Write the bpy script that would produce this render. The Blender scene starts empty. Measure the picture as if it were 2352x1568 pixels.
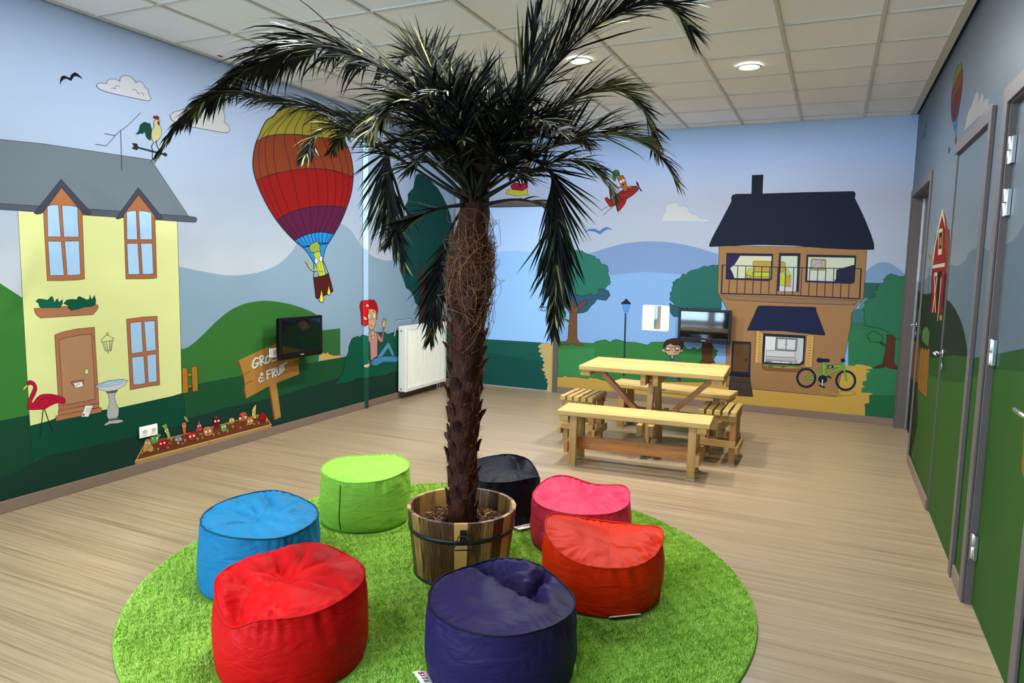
import bpy, math, random
import numpy as np
from mathutils import Vector, Matrix

random.seed(7)
rng = np.random.default_rng(11)
SC = bpy.context.scene
COL = SC.collection
PI = math.pi

# ------------------------------------------------------------------ camera (calibrated from the ceiling grid and the wall lines)
IW, IH = 2352, 1568
FPX, YAW, PITCH, ROLL, CAMH = 1607.3811, .4265, .1081, .0202, 1.6036
XL, XR, YB, H = -4.6293, .6843, 8.3017, 3.2026          # left wall, right wall, back wall, ceiling
YF = -4.6                                                # window wall behind the photographer
_cy, _sy, _cp, _sp = math.cos(YAW), math.sin(YAW), math.cos(PITCH), math.sin(PITCH)
FW = np.array([-_sy*_cp, _cy*_cp, -_sp]); RT0 = np.array([_cy, _sy, 0.]); UP0 = np.cross(RT0, FW)
RT = math.cos(ROLL)*RT0 + math.sin(ROLL)*UP0
UP = -math.sin(ROLL)*RT0 + math.cos(ROLL)*UP0
CAM = np.array([0, 0, CAMH])


def at(x, y, ax, v):
    """the point of the plane axis = v that the photograph shows at pixel x, y"""
    d = FW + RT*(x-IW/2)/FPX - UP*(y-IH/2)/FPX
    return CAM + d*((v-CAM[ax])/d[ax])


def px(P):
    """where a point of the room falls in the photograph"""
    d = np.asarray(P, float)-CAM; z = d@FW
    return (IW/2+FPX*(d@RT)/z, IH/2-FPX*(d@UP)/z)


cam = bpy.data.cameras.new('camera'); co = bpy.data.objects.new('camera', cam); COL.objects.link(co)
cam.sensor_width = 36; cam.lens = 36*FPX/IW; cam.clip_start = .05
co.matrix_world = Matrix(((RT[0], UP[0], -FW[0], 0), (RT[1], UP[1], -FW[1], 0), (RT[2], UP[2], -FW[2], CAMH), (0, 0, 0, 1)))
SC.camera = co


# ------------------------------------------------------------------ materials
def lin(c):
    return tuple((v/255/12.92 if v/255 <= .04045 else ((v/255+.055)/1.055)**2.4) for v in c)


def hexc(s):
    return tuple(int(s[i:i+2], 16) for i in (0, 2, 4))


def new_mat(name):
    m = bpy.data.materials.new(name); m.use_nodes = True
    nt = m.node_tree; b = nt.nodes['Principled BSDF']
    return m, nt, b


def N(nt, t, **kw):
    n = nt.nodes.new(t)
    for k, v in kw.items():
        if k in n.inputs.keys() if isinstance(k, str) else False: n.inputs[k].default_value = v
        else: setattr(n, k, v)
    return n


_M = {}


def flat(name, rgb, rough=.5, spec=.4, metal=0., gain=1., coat=0.):
    if name in _M: return _M[name]
    m, nt, b = new_mat(name)
    c = [min(.9, v*gain) for v in lin(rgb)]
    b.inputs['Base Color'].default_value = (*c, 1); b.inputs['Roughness'].default_value = rough
    b.inputs['Specular IOR Level'].default_value = spec; b.inputs['Metallic'].default_value = metal
    b.inputs['Coat Weight'].default_value = coat; b.inputs['Coat Roughness'].default_value = .08
    _M[name] = m
    return m


def ramp(nt, stops, interp='LINEAR'):
    r = nt.nodes.new('ShaderNodeValToRGB'); e = r.color_ramp.elements; r.color_ramp.interpolation = interp
    while len(e) > 1: e.remove(e[-1])
    e[0].position = stops[0][0]; e[0].color = (*stops[0][1], 1)
    for p, c in stops[1:]:
        q = e.new(p); q.color = (*c, 1)
    return r


def wood(name, dark, light, knots=True, rough=.5, gain=1., rings=1., var=.34):
    """grain runs along the first component of the 'gc' attribute; every board gets its own tone"""
    m, nt, b = new_mat(name); L = nt.links.new
    a = N(nt, 'ShaderNodeAttribute', attribute_name='gc')
    mp = N(nt, 'ShaderNodeMapping'); mp.inputs['Scale'].default_value = (1.3, 22, 22); L(a.outputs['Vector'], mp.inputs['Vector'])
    n1 = N(nt, 'ShaderNodeTexNoise'); n1.inputs['Scale'].default_value = 2.2; n1.inputs['Detail'].default_value = 5; n1.inputs['Distortion'].default_value = .9*rings
    L(mp.outputs['Vector'], n1.inputs['Vector'])
    mp2 = N(nt, 'ShaderNodeMapping'); mp2.inputs['Scale'].default_value = (6, 160, 160); L(a.outputs['Vector'], mp2.inputs['Vector'])
    n2 = N(nt, 'ShaderNodeTexNoise'); n2.inputs['Scale'].default_value = 2; L(mp2.outputs['Vector'], n2.inputs['Vector'])
    g = N(nt, 'ShaderNodeNewGeometry')
    ad = N(nt, 'ShaderNodeMath', operation='MULTIPLY_ADD'); L(n2.outputs['Fac'], ad.inputs[0]); ad.inputs[1].default_value = .35; L(n1.outputs['Fac'], ad.inputs[2])
    a2 = N(nt, 'ShaderNodeMath', operation='MULTIPLY_ADD'); L(g.outputs['Random Per Island'], a2.inputs[0]); a2.inputs[1].default_value = var; L(ad.outputs[0], a2.inputs[2])
    if var > .4:
        sc_ = N(nt, 'ShaderNodeMath', operation='MULTIPLY_ADD'); L(a2.outputs[0], sc_.inputs[0]); sc_.inputs[1].default_value = .62; sc_.inputs[2].default_value = -.16; a2 = sc_
    d, l = [v*gain for v in lin(dark)], [min(.88, v*gain) for v in lin(light)]
    mid = [(x*.4+y*.6) for x, y in zip(d, l)]
    r = ramp(nt, [(.42, d), (.62, mid), (.95, l)] if var < .4 else [(.36, d), (.55, [x*.7+y*.3 for x, y in zip(d, l)]), (.8, l)]); L(a2.outputs[0], r.inputs[0])
    out = r.outputs[0]
    if knots:
        mp3 = N(nt, 'ShaderNodeMapping'); mp3.inputs['Scale'].default_value = (2.6, 9, 9); L(a.outputs['Vector'], mp3.inputs['Vector'])
        v = N(nt, 'ShaderNodeTexVoronoi'); v.inputs['Scale'].default_value = 1; L(mp3.outputs['Vector'], v.inputs['Vector'])
        r2 = ramp(nt, [(.0, (1, 1, 1)), (.07, (.7, .7, .7)), (.13, (0, 0, 0))]); L(v.outputs['Distance'], r2.inputs[0])
        mx = N(nt, 'ShaderNodeMix', data_type='RGBA'); L(r2.outputs[0], mx.inputs['Factor']); L(out, mx.inputs['A'])
        mx.inputs['B'].default_value = (d[0]*.45, d[1]*.38, d[2]*.3, 1); out = mx.outputs['Result']
    L(out, b.inputs['Base Color']); b.inputs['Roughness'].default_value = rough
    bp = N(nt, 'ShaderNodeBump'); bp.inputs['Strength'].default_value = .12; bp.inputs['Distance'].default_value = .002
    L(ad.outputs[0], bp.inputs['Height']); L(bp.outputs[0], b.inputs['Normal'])
    return m


# ------------------------------------------------------------------ mesh collecting
def unit(v):
    v = np.asarray(v, float); n = np.linalg.norm(v)
    return v/n if n > 1e-12 else v


class MB:
    def __init__(s):
        s.v, s.f, s.m, s.g, s.sm = [], [], [], [], []

    def add(s, vs, fs, mat=0, gc=None, smooth=False):
        b = len(s.v)
        s.v += [tuple(map(float, p)) for p in vs]
        s.g += [tuple(map(float, p)) for p in (gc if gc is not None else vs)]
        for f in fs:
            s.f.append([b+i for i in f]); s.m.append(mat); s.sm.append(smooth)

    def beam(s, p0, p1, w, h, up=(0, 0, 1), mat=0, ends=None):
        """a rectangular bar from p0 to p1, w across and h along up"""
        p0, p1 = np.asarray(p0, float), np.asarray(p1, float)
        t = unit(p1-p0); u = np.asarray(up, float); u = unit(u-t*(u@t)); sd = np.cross(t, u)
        Ln = np.linalg.norm(p1-p0); o = rng.uniform(0, 50, 3)
        V, G = [], []
        for e, q in ((0, p0), (Ln, p1)):
            for a, c in ((-1, -1), (1, -1), (1, 1), (-1, 1)):
                V.append(q+sd*a*w/2+u*c*h/2); G.append((o[0]+e, o[1]+a*w/2, o[2]+c*h/2))
        s.add(V, [(3, 2, 1, 0), (4, 5, 6, 7), (0, 1, 5, 4), (1, 2, 6, 5), (2, 3, 7, 6), (3, 0, 4, 7)], mat, G)

    def box(s, lo, hi, mat=0):
        lo, hi = np.asarray(lo, float), np.asarray(hi, float); d = hi-lo; c = (lo+hi)/2
        ax = int(np.argmax(d)); e = np.zeros(3); e[ax] = d[ax]/2
        up = (0, 0, 1) if ax != 2 else (0, 1, 0)
        t = e/np.linalg.norm(e); sd = np.abs(np.cross(t, up))
        s.beam(c-e, c+e, float(sd@d), float(np.abs(up)@d), up, mat)

    def tube(s, pts, r, n=8, mat=0, cap=True, closed=False, smooth=True):
        P = [np.asarray(p, float) for p in pts]; K = len(P)
        R = r if hasattr(r, '__len__') else [r]*K
        T = [unit(P[(i+1) % K if closed else min(i+1, K-1)]-P[(i-1) % K if closed else max(i-1, 0)]) for i in range(K)]
        u = np.array([0, 0, 1.]) if abs(T[0][2]) < .9 else np.array([1., 0, 0]); V = []
        o = rng.uniform(0, 20, 3)
        for i in range(K):
            u = unit(u-T[i]*(u@T[i])); w = np.cross(T[i], u)
            for k in range(n):
                a = 2*PI*k/n; V.append(P[i]+R[i]*(math.cos(a)*u+math.sin(a)*w))
        F = []
        for i in range(K if closed else K-1):
            j = (i+1) % K
            for k in range(n):
                F.append((i*n+k, i*n+(k+1) % n, j*n+(k+1) % n, j*n+k))
        if cap and not closed:
            F.append(tuple(range(n-1, -1, -1))); F.append(tuple((K-1)*n+k for k in range(n)))
        s.add(V, F, mat, None, smooth)

    def lathe(s, prof, c=(0, 0, 0), n=32, mat=0, axis=2, smooth=True, close=False):
        """prof: (radius, height) pairs turned about an axis through c"""
        V, F = [], []
        for r, z in prof:
            for k in range(n):
                a = 2*PI*k/n; q = [0, 0, 0]
                q[axis] = z; q[(axis+1) % 3] = r*math.cos(a); q[(axis+2) % 3] = r*math.sin(a)
                V.append(np.array(q)+np.asarray(c))
        K = len(prof)
        for i in range(K if close else K-1):
            j = (i+1) % K
            for k in range(n):
                F.append((i*n+k, i*n+(k+1) % n, j*n+(k+1) % n, j*n+k))
        s.add(V, F, mat, None, smooth)

    def disc(s, c, r, n=32, mat=0, axis=2, flip=False):
        V = []
        for k in range(n):
            a = 2*PI*k/n; q = np.array(c, float)
            q[(axis+1) % 3] += r*math.cos(a); q[(axis+2) % 3] += r*math.sin(a); V.append(q)
        s.add(V, [tuple(range(n-1, -1, -1)) if flip else tuple(range(n))], mat)

    def quad(s, pts, mat=0):
        s.add(pts, [tuple(range(len(pts)))], mat)

    def build(s, name, mats, parent=None, origin=None, bevel=0, kind=None):
        me = bpy.data.meshes.new(name)
        o = np.zeros(3) if origin is None else np.asarray(origin, float)
        me.from_pydata([tuple(np.array(v)-o) for v in s.v] if origin is not None else s.v, [], s.f)
        for m in (mats if isinstance(mats, (list, tuple)) else [mats]): me.materials.append(m)
        me.polygons.foreach_set('material_index', s.m)
        me.polygons.foreach_set('use_smooth', s.sm)
        at_ = me.attributes.new('gc', 'FLOAT_VECTOR', 'POINT'); at_.data.foreach_set('vector', np.array(s.g, np.float32).ravel())
        me.update()
        ob = bpy.data.objects.new(name, me); COL.objects.link(ob)
        if parent is not None: ob.parent = parent
        if origin is not None: ob.location = tuple(o)
        if bevel:
            md = ob.modifiers.new('bevel', 'BEVEL'); md.width = bevel; md.segments = 2; md.limit_method = 'ANGLE'
        if kind: ob['kind'] = kind
        return ob


def tag(o, label, cat, group=None):
    o['label'] = label; o['category'] = cat
    if group: o['group'] = group
    return o


def empty(name, loc, label, cat, group=None, rz=0.):
    o = bpy.data.objects.new(name, None); COL.objects.link(o); o.empty_display_size = .1
    o.location = tuple(map(float, loc)); o.rotation_euler = (0, 0, rz)
    return tag(o, label, cat, group)


def copy_tree(o, parent=None):
    c = o.copy(); COL.objects.link(c)
    if parent is not None: c.parent = parent
    for ch in list(o.children): copy_tree(ch, c)
    return c


def catmull(P, k=6, closed=False):
    P = np.asarray(P, float); n = len(P); out = []
    for i in range(n if closed else n-1):
        p0 = P[(i-1) % n] if closed or i > 0 else 2*P[0]-P[1]
        p1, p2 = P[i], P[(i+1) % n]
        p3 = P[(i+2) % n] if closed or i+2 < n else 2*P[-1]-P[-2]
        for j in range(k):
            t = j/k
            out.append(.5*((2*p1)+(-p0+p2)*t+(2*p0-5*p1+4*p2-p3)*t*t+(-p0+3*p1-3*p2+p3)*t**3))
    if not closed: out.append(P[-1])
    return np.array(out)
# ------------------------------------------------------------------ painted walls
GM = .88            # print albedo against the photographed tone
K = '1b1c22'


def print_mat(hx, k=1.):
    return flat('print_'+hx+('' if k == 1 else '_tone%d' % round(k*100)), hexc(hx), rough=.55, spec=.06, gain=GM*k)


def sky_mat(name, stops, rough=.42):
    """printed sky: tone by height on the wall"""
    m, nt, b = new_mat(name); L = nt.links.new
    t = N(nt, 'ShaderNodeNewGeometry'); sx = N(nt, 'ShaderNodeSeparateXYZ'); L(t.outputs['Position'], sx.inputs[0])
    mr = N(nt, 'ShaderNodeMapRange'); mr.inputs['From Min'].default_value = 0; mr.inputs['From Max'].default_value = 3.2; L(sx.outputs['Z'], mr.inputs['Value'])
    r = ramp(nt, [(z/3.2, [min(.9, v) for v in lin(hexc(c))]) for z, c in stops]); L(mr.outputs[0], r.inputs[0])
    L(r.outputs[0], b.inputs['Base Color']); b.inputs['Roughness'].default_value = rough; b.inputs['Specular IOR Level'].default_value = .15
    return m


class Mural:
    def __init__(s, k=1.):
        s.ops = []; s.T = (0, 0, 1); s.k = k

    def c(s, ox, oy, sc): s.T = (ox, oy, sc)

    def P(s, t):
        if isinstance(t, str): t = [tuple(map(float, q.split(','))) for q in t.split()]
        return np.array(t, float)/s.T[2]+np.array(s.T[:2])

    def f(s, col, t, smooth=0, out=0):
        p = s.P(t)
        if smooth: p = catmull(p, 5, True)
        s.ops.append((col, [p]))
        if out: s._stroke(K, np.vstack([p, p[:1]]), out, True)

    def s_(s, col, t, w=1.3, smooth=0, closed=False):
        p = s.P(t)
        if smooth: p = catmull(p, 5, closed)
        if closed: p = np.vstack([p, p[:1]])
        s._stroke(col, p, w, closed)

    def _stroke(s, col, p, w, closed=False):
        d = np.diff(p, axis=0); keep = np.r_[True, np.hypot(*d.T) > 1e-6]; p = p[keep]
        if len(p) < 2: return
        d = np.diff(p, axis=0); d /= np.hypot(*d.T)[:, None]; n = np.c_[-d[:, 1], d[:, 0]]
        nn = np.vstack([n[:1], n[:-1]+n[1:], n[-1:]])
        if closed: nn[0] = nn[-1] = n[0]+n[-1]
        ln = np.hypot(*nn.T); ln[ln < 1e-6] = 1
        nn = nn/ln[:, None]
        ref = np.vstack([n[:1], n]); k = np.clip(1/np.maximum((nn*ref).sum(1), .45), 1, 2)
        a, b = p+nn*(w/2*k)[:, None], p-nn*(w/2*k)[:, None]
        s.ops.append((col, [np.array([a[i], a[i+1], b[i+1], b[i]]) for i in range(len(p)-1)]))

    def e(s, col, cx, cy, rx, ry=None, out=0, rot=0., n=20):
        ry = ry or rx; a = np.linspace(0, 2*PI, n, endpoint=False)
        x, y = rx*np.cos(a), ry*np.sin(a); c_, s_ = math.cos(rot), math.sin(rot)
        s.f(col, np.c_[cx+x*c_-y*s_, cy+x*s_+y*c_], 0, out)

    def eyes(s, x1, y1, x2, y2, r):
        for x, y in ((x1, y1), (x2, y2)):
            s.e('e8e6dc', x, y, r, r*1.12, .8); s.e(K, x, y+r*.1, r*.26)


def clip(poly, lo, hi):
    """clip a 2-D polygon to a rectangle"""
    for ax in (0, 1):
        for sg, v in ((1, lo[ax]), (-1, -hi[ax])):
            out = []; n = len(poly)
            for i in range(n):
                a, b = poly[i], poly[(i+1) % n]; da, db = sg*a[ax]-v, sg*b[ax]-v
                if da >= 0: out.append(a)
                if (da >= 0) != (db >= 0):
                    t = da/(da-db); out.append(a+(b-a)*t)
            poly = out
            if len(poly) < 3: return []
    return poly


def paint(mb, mats, mural, ax, val, nrm, rects, mat_of):
    """lay the print of a mural on the plane axis = val inside the rectangles; nrm points into the room"""
    oa = [i for i in range(3) if i != ax]
    for k, (col, polys) in enumerate(mural.ops):
        mi = mat_of(col, mats, mural.k); off = nrm*(k+1)*7e-6
        for p in polys:
            q = np.array([at(x, y, ax, val)[oa] for x, y in p])
            for lo, hi in rects:
                if q[:, 0].max() < lo[0] or q[:, 0].min() > hi[0] or q[:, 1].max() < lo[1] or q[:, 1].min() > hi[1]: continue
                c = clip(list(q), lo, hi)
                if len(c) < 3: continue
                c = [c[i] for i in range(len(c)) if np.abs(c[i]-c[i-1]).max() > 1e-6]
                if len(c) < 3: continue
                V = np.zeros((len(c), 3)); V[:, ax] = val+off; V[:, oa[0]] = [a[0] for a in c]; V[:, oa[1]] = [a[1] for a in c]
                ar = sum(V[i][oa[0]]*V[(i+1) % len(V)][oa[1]]-V[(i+1) % len(V)][oa[0]]*V[i][oa[1]] for i in range(len(V)))
                sgn = 1 if ax != 1 else -1
                if ar*nrm*sgn < 0: V = V[::-1]
                mb.add(V, [tuple(range(len(V)))], mi)


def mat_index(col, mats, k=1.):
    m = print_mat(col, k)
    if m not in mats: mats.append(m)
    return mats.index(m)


def crv(a, b=''):
    """a smooth contour, then straight corners"""
    g = lambda t: [tuple(map(float, q.split(','))) for q in t.split()]
    return [tuple(p) for p in catmull(g(a), 6)]+g(b)


# ---- left wall
ML = Mural(); w = ML
# far hills and ground
w.f('8098a8', crv('200,560 413,612 470,624 530,632 590,626 640,606 672,575 690,545 725,525 775,513 802,525 820,550 838,573 860,590 890,598 925,588 1000,560 1120,520', '1120,960 200,960'))
w.f('35702f', '-420,300 -300,420 0,650 52,684 120,740 120,1010 -420,1050')
w.c(0, 0, 1)                      # the print runs on towards the windows
for hx, h0, h1 in (('35702f', 1.42, 1.25), ('18402b', .42, .45)): w.f(hx, [px((XL, 1.9, 0)), px((XL, 1.9, h0)), px((XL, 1.1, h1)), px((XL, 1.1, 0))])
w.c(400, 600, 3.92)
w.f('33682d', crv('-40,800 65,790 125,770 200,715 300,620 400,522 520,432 640,380 760,358 850,355 960,368 1080,395 1180,430 1260,465 1300,500 1330,560', '1330,900 1000,1000 -40,1200'))
w.f('2f5f30', '1320,622 1495,603 1497,862 1320,892')
w.f('c79a4c', '1318,826 1340,820 1362,835 1380,820 1400,840 1440,850 1497,846 1497,862 1318,893')
w.f('8fa9b0', '1305,845 1320,843 1320,898 1300,900')
w.c(0, 0, 1)
w.f('1b4a2c', '-420,1060 0,966 418,888 550,863 655,843 798,818 900,812 1060,790 1060,1010 800,960 0,1260 -420,1330')
w.f('18402b', '-420,1060 0,966 66,953 100,1200 -420,1330')
w.f('19352a', '-420,1250 0,1100 100,1050 428,962 512,938 640,910 706,888 793,863 840,865 1060,812 1060,1010 0,1280 -420,1400')
# lawn under the yellow house
w.c(0, 650, 3.92)
w.f('0e4431', '270,1285 310,1278 315,1266 445,1258 452,1240 500,1240 700,1190 920,1148 1080,1117 1300,1075 1490,1036 1510,1030 1530,1032 1545,1013 1565,1022 1585,1008 1610,1012 1635,1002 1645,1005 1658,1060 1668,1180 1683,1268 1400,1345 1250,1375 700,1500 283,1588', 0, .9)
# yellow house
w.c(0, 0, 1)
w.f('cfd38d', '41,482 407,506 413,700 418,903 395,910 276,936 235,942 128,960 115,966 69,978 52,690', 0, .9)
w.c(0, 300, 3.92)
w.f('656f77', '-900,560 -560,20 391,118 1360,262 1700,772 1090,724 790,704 350,678 0,657 -900,600', 0, 1.)
w.f('4b515c', '-900,600 0,655 1700,770 1760,778 1775,795 1765,822 1745,826 1400,803 0,710 -900,655', 0, .9)
for t in ('550,437 825,740 800,754 775,752 740,735 555,512 390,735 365,748 330,754 305,741', '1245,512 1468,788 1440,797 1410,792 1380,765 1247,578 1130,755 1090,788 1060,797 1042,790'):
    w.f('3d3e4a', t, 0, .9)
w.f('a0663f', '555,512 740,735 762,1335 690,1345 560,1350 425,1350 390,735', 0, .9)
w.f('96603c', '1247,578 1395,765 1412,1325 1380,1331 1300,1334 1133,1335 1113,755', 0, .9)
for t in ('425,680 470,668 525,668 547,955 430,955', '557,672 640,675 697,688 710,957 575,957', '432,995 550,997 577,1303 450,1303', '582,995 712,993 724,1295 650,1302 605,1302',
          '1140,732 1180,722 1225,720 1237,980 1143,980', '1248,720 1310,725 1363,738 1370,980 1262,980', '1143,1015 1240,1015 1258,1293 1155,1293', '1268,1015 1370,1013 1381,1285 1350,1292 1283,1292'):
    w.f('9dbfdc', t, 0, .9)
w.c(0, 650, 3.92)
w.f('a06848', '305,228 560,210 880,195 885,215 872,245 838,284 365,315 330,290 312,260', 0, .9)
w.f('0e5a41', '322,163 345,142 375,143 430,152 455,125 470,120 484,150 485,178 505,150 520,140 530,172 562,148 563,185 540,220 370,222 350,205 350,185', 0, .9)
w.f('0d4f3a', '573,183 600,152 640,145 690,148 705,122 720,121 780,150 803,145 810,105 825,150 850,110 862,150 860,190 830,210 760,215 700,235 640,245 615,225 610,200', 0, .9)
w.f('a06848', '492,465 560,440 700,410 850,397 890,1080 530,1150', 0, .9)
w.f('a47a57', '530,515 600,490 730,465 825,460 857,1045 567,1100', 0, .9)
w.e('cfcf84', 780, 796, 18, 24, .9)
w.f('a06040', '637,887 753,868 755,905 650,920', 0, .8); w.f('e2e0d6', '660,900 740,886 750,928 682,943', 0, .8)
w.s_(K, '698,905 704,918'); w.s_(K, '712,902 718,914'); w.e('401018', 688, 925, 5)
w.f('a6704b', '522,1150 890,1082 893,1118 525,1192', 0, .8); w.f('a6704b', '500,1195 913,1118 915,1160 505,1242', 0, .8)
w.f('e2e0d6', '768,1102 838,1098 797,1203 730,1203', 0, .8); w.f('8a1824', '750,1176 765,1176 756,1194 742,1194')
for a in ('790,1120 770,1165', '805,1120 786,1165', '820,1120 800,1165'): w.s_('6a6a66', a, .8)
# wall lantern in line
for t in ('908,508 920,503 945,478 955,470 975,470 990,478 1010,495 1022,492 1018,515 915,530 908,508', '920,530 948,612 1000,608 1015,517', '935,528 960,610', '958,526 972,610', '985,522 985,608', '1000,520 996,606', '975,612 975,636', '958,468 960,450 972,446 974,468'):
    w.s_('3a3a2c', t, 1.1)
w.f('a3633f', '1138,325 1280,305 1415,297 1438,915 1300,935 1172,960', 0, .9)
for t in ('1170,358 1273,347 1287,620 1183,635', '1297,345 1393,338 1405,603 1316,615', '1186,668 1293,655 1310,900 1260,912 1200,915', '1322,650 1406,635 1412,885 1335,897'): w.f('97b8d2', t, 0, .9)
# flamingo
for t in ('388,1135 375,1250 362,1383', '400,1135 440,1250 480,1348'): w.s_('2c1c1c', t, 2.2)
w.f('a91533', '240,905 248,885 270,876 300,885 325,915 332,955 318,1000 295,1045 285,1073 300,1072 330,1032 370,1005 430,997 490,1003 570,1030 588,1055 585,1080 560,1085 520,1078 460,1100 410,1130 380,1136 260,1138 245,1112 255,1050 280,990 298,945 293,922 272,914 250,917', 1, .8)
w.f('cfb52c', '243,915 256,921 238,940 213,965 206,962 214,935', 0, .7); w.e(K, 260, 898, 5)
w.s_('701022', '355,1115 345,1075 375,1042 430,1033 500,1050', 1., 1)
# bird bath
w.f('a9aaa2', '935,1275 980,1240 1070,1228 1105,1230 1107,1248 1060,1262 1000,1265 945,1284', 0, .8); w.f('60605e', '970,1225 1068,1210 1070,1226 975,1240', 0, .7)
w.f('a9aaa2', '970,990 1040,985 1030,1030 1045,1080 1070,1130 1068,1190 1050,1215 975,1224 960,1190 965,1140 985,1080 982,1030', 0, .8)
w.f('60605e', '955,978 1058,962 1050,980 965,990', 0, .7); w.f('bfc0ba', '855,925 900,960 970,975 1050,962 1120,920 1154,876 1100,866 980,878 900,902', 0, .8)
w.f('a6c3dc', '860,925 930,898 1010,877 1100,868 1148,876 1080,908 960,930 880,934', 0, .7); w.s_('4a5a70', '885,928 930,910 980,912 1030,892 1080,890 1110,880', .8)
# picket fence and wooden sign
w.c(400, 600, 3.92)
for t in ('122,1010 158,1005 160,1030 122,1035', '125,1118 160,1110 160,1130 125,1138', '70,965 93,950 120,970 127,1180 75,1190', '155,958 180,938 208,955 215,1165 165,1175'): w.f('a06d22', t, 0, .9)
w.f('7a3f22', '563,920 580,893 628,1025 640,1150 655,1232 645,1236 620,1160 635,1110 610,1020 598,960'); w.f('7a3f22', '850,1125 862,1120 912,1425 895,1422')
w.f('a2783a', '860,1120 920,1095 962,1400 910,1426')
w.f('a27436', '580,893 640,862 760,808 930,732 1040,770 1118,868 1118,905 1122,965 1125,1015 1050,1045 920,1095 860,1120 760,1175 650,1235 640,1160 630,1040')
w.s_('6b3b1e', '628,1025 655,1005 690,985', 1.6); w.s_('6b3b1e', '640,1108 665,1090 705,1075', 1.6); w.s_('6b3b1e', '650,1172 662,1165', 1.4); w.s_('6b3b1e', '1070,910 1095,898 1118,897', 1.6)


def letters(w, col, strokes, wd, dx=0, dy=0):
    for t in strokes:
        p = [tuple(map(float, q.split(','))) for q in t.split()]
        p = [(x+dx, y+dy) for x, y in p]
        w.s_(col, p, wd)
        for x, y in (p[0], p[-1]): w.e(col, x, y, wd/2*w.T[2], n=10)


LET = ['755,874 745,868 730,874 716,895 706,927 708,950 722,959 742,947 755,926 757,914 735,920',
       '782,938 772,858', '772,859 795,851 805,863 799,882 778,896', '784,898 824,922',
       '843,850 827,870 823,900 833,916 849,911 860,890 862,862 853,849 843,850',
       '880,902 874,836', '874,838 905,826', '877,868 900,860', '880,902 918,886',
       '936,880 930,814', '930,814 966,864', '966,864 960,802', '992,852 984,796', '966,804 1004,788', '1020,842 1012,784', '1012,785 1040,774', '1016,812 1036,804', '1020,842 1046,832',
       
       '842,1060 834,988', '834,990 868,976', '838,1022 862,1012', '888,1042 880,972', '880,973 902,965 908,980 902,998 884,1008', '890,1010 916,1030',
       '922,958 928,1008 940,1020 952,1008 950,944', '970,1002 964,940', '988,984 980,930', '962,938 1014,912']
AMP = [(807, 1076), (792, 1050), (780, 1022), (784, 1008), (794, 1012), (792, 1028), (774, 1046), (763, 1064), (768, 1082), (782, 1084), (794, 1070), (804, 1046)]
w.s_('33261a', [(x+3, y+4) for x, y in AMP], 2.9, 1); letters(w, '33261a', LET, 4.2, 4, 5); w.s_('cfcdc2', AMP, 3.1, 1); letters(w, 'cfcdc2', LET, 4.2)
# hedge with the waving girl
w.c(760, 600, 3.919)
w.f('0f4f38', '38,1108 70,1060 105,1000 118,940 130,880 155,820 160,790 158,770 172,735 185,700 200,688 240,672 255,684 285,658 310,672 400,640 480,636 510,655 560,640 580,626 605,620 700,640 900,650 1020,640 1050,600 1075,590 1110,600 1110,1010 900,960 700,985 600,990 560,1002 545,998 520,1015 500,1025 380,1042 260,1055 225,1058 205,1082 120,1098', 0, 1.)
w.s_('0a2c20', '370,1045 378,1025 384,1016', 1.2)
# big tree behind the radiator
w.c(680, 200, 3.564)
w.f('10403a', '985,720 1000,708 1035,722 1060,745 1090,755 1125,795 1160,830 1200,900 1230,960 1262,1050 1270,1100 1290,1150 1290,1320 1280,1420 1330,1480 1340,1560 1300,1680 1240,1760 1160,1730 1100,1740 1060,1745 1010,1790 980,1770 960,1700 930,1660 900,1640 890,1600 845,1480 865,1462 860,1440 838,1400 845,1330 850,1270 838,1200 845,1150 870,1110 878,1078 905,1060 912,1020 888,985 905,950 918,930 915,880 930,860 940,845 960,830 970,770', 0, 1.)
w.s_('0a2c28', '862,1200 880,1215 862,1260 880,1320 920,1340 950,1375 1010,1350 1060,1360 1110,1330 1150,1300 1190,1290', .9)
w.c(760, 600, 3.919)
w.f('4c2b24', '795,210 815,165 790,175 768,110 765,80 775,85 800,150 812,140 795,40 790,10 805,15 830,80 835,130 860,130 925,60 935,80 880,150 850,210 860,400 850,560 790,560 795,420', 0, 1.)
w.f('3a231c', '965,520 985,508 1010,510 1030,535 1030,545 965,545', 0, 1.)
w.s_('2a2a2c', '572,676 586,540 600,532 716,520 717,560', 3.6); w.s_('b9c0c4', '572,674 586,542 600,534 714,522 715,558', 2.2)
# girl
w.f('9b1214', '300,350 345,345 390,348 415,390 424,440 412,490 385,470 320,470 312,540 322,582 305,570 300,585 290,570 275,573 270,480 257,400 270,358', 0, .9)
w.f('c49a6c', '318,425 345,430 370,428 398,438 408,460 410,490 400,570 380,612 365,618 345,605 318,545 311,490', 0, .9)
w.f('9b1214', '312,428 330,425 350,430 380,428 405,445 412,480 424,440 415,392 390,350 345,346 315,355')
w.f('c49a6c', '288,500 300,496 312,520 308,528 295,522', 0, .8); w.f('c49a6c', '410,495 418,498 416,520 409,520', 0, .8)
for x, y in ((340, 495), (388, 487)): w.e('dcdccd', x, y, 12, 26, .9); w.e(K, x, y, 2.6)
w.s_(K, '368,495 366,530 378,518', .8); w.s_(K, '350,568 362,582 380,580', .9); w.s_('401010', '324,455 345,448', 1.6); w.s_('401010', '372,448 390,450', 1.6)
w.f('e0e0dc', '305,382 315,393 326,393 318,402 322,414 310,404 300,402 307,394', 0, .6)
w.f('4b87a8', '420,852 500,742 515,728 530,745 575,850 548,852 515,782 460,862 400,885', 0, .9)
w.f('3f7fa4', '358,905 370,885 400,872 450,858 520,852 650,858 650,905 520,905 470,905 415,938 375,940 360,925', 0, .9)
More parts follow.
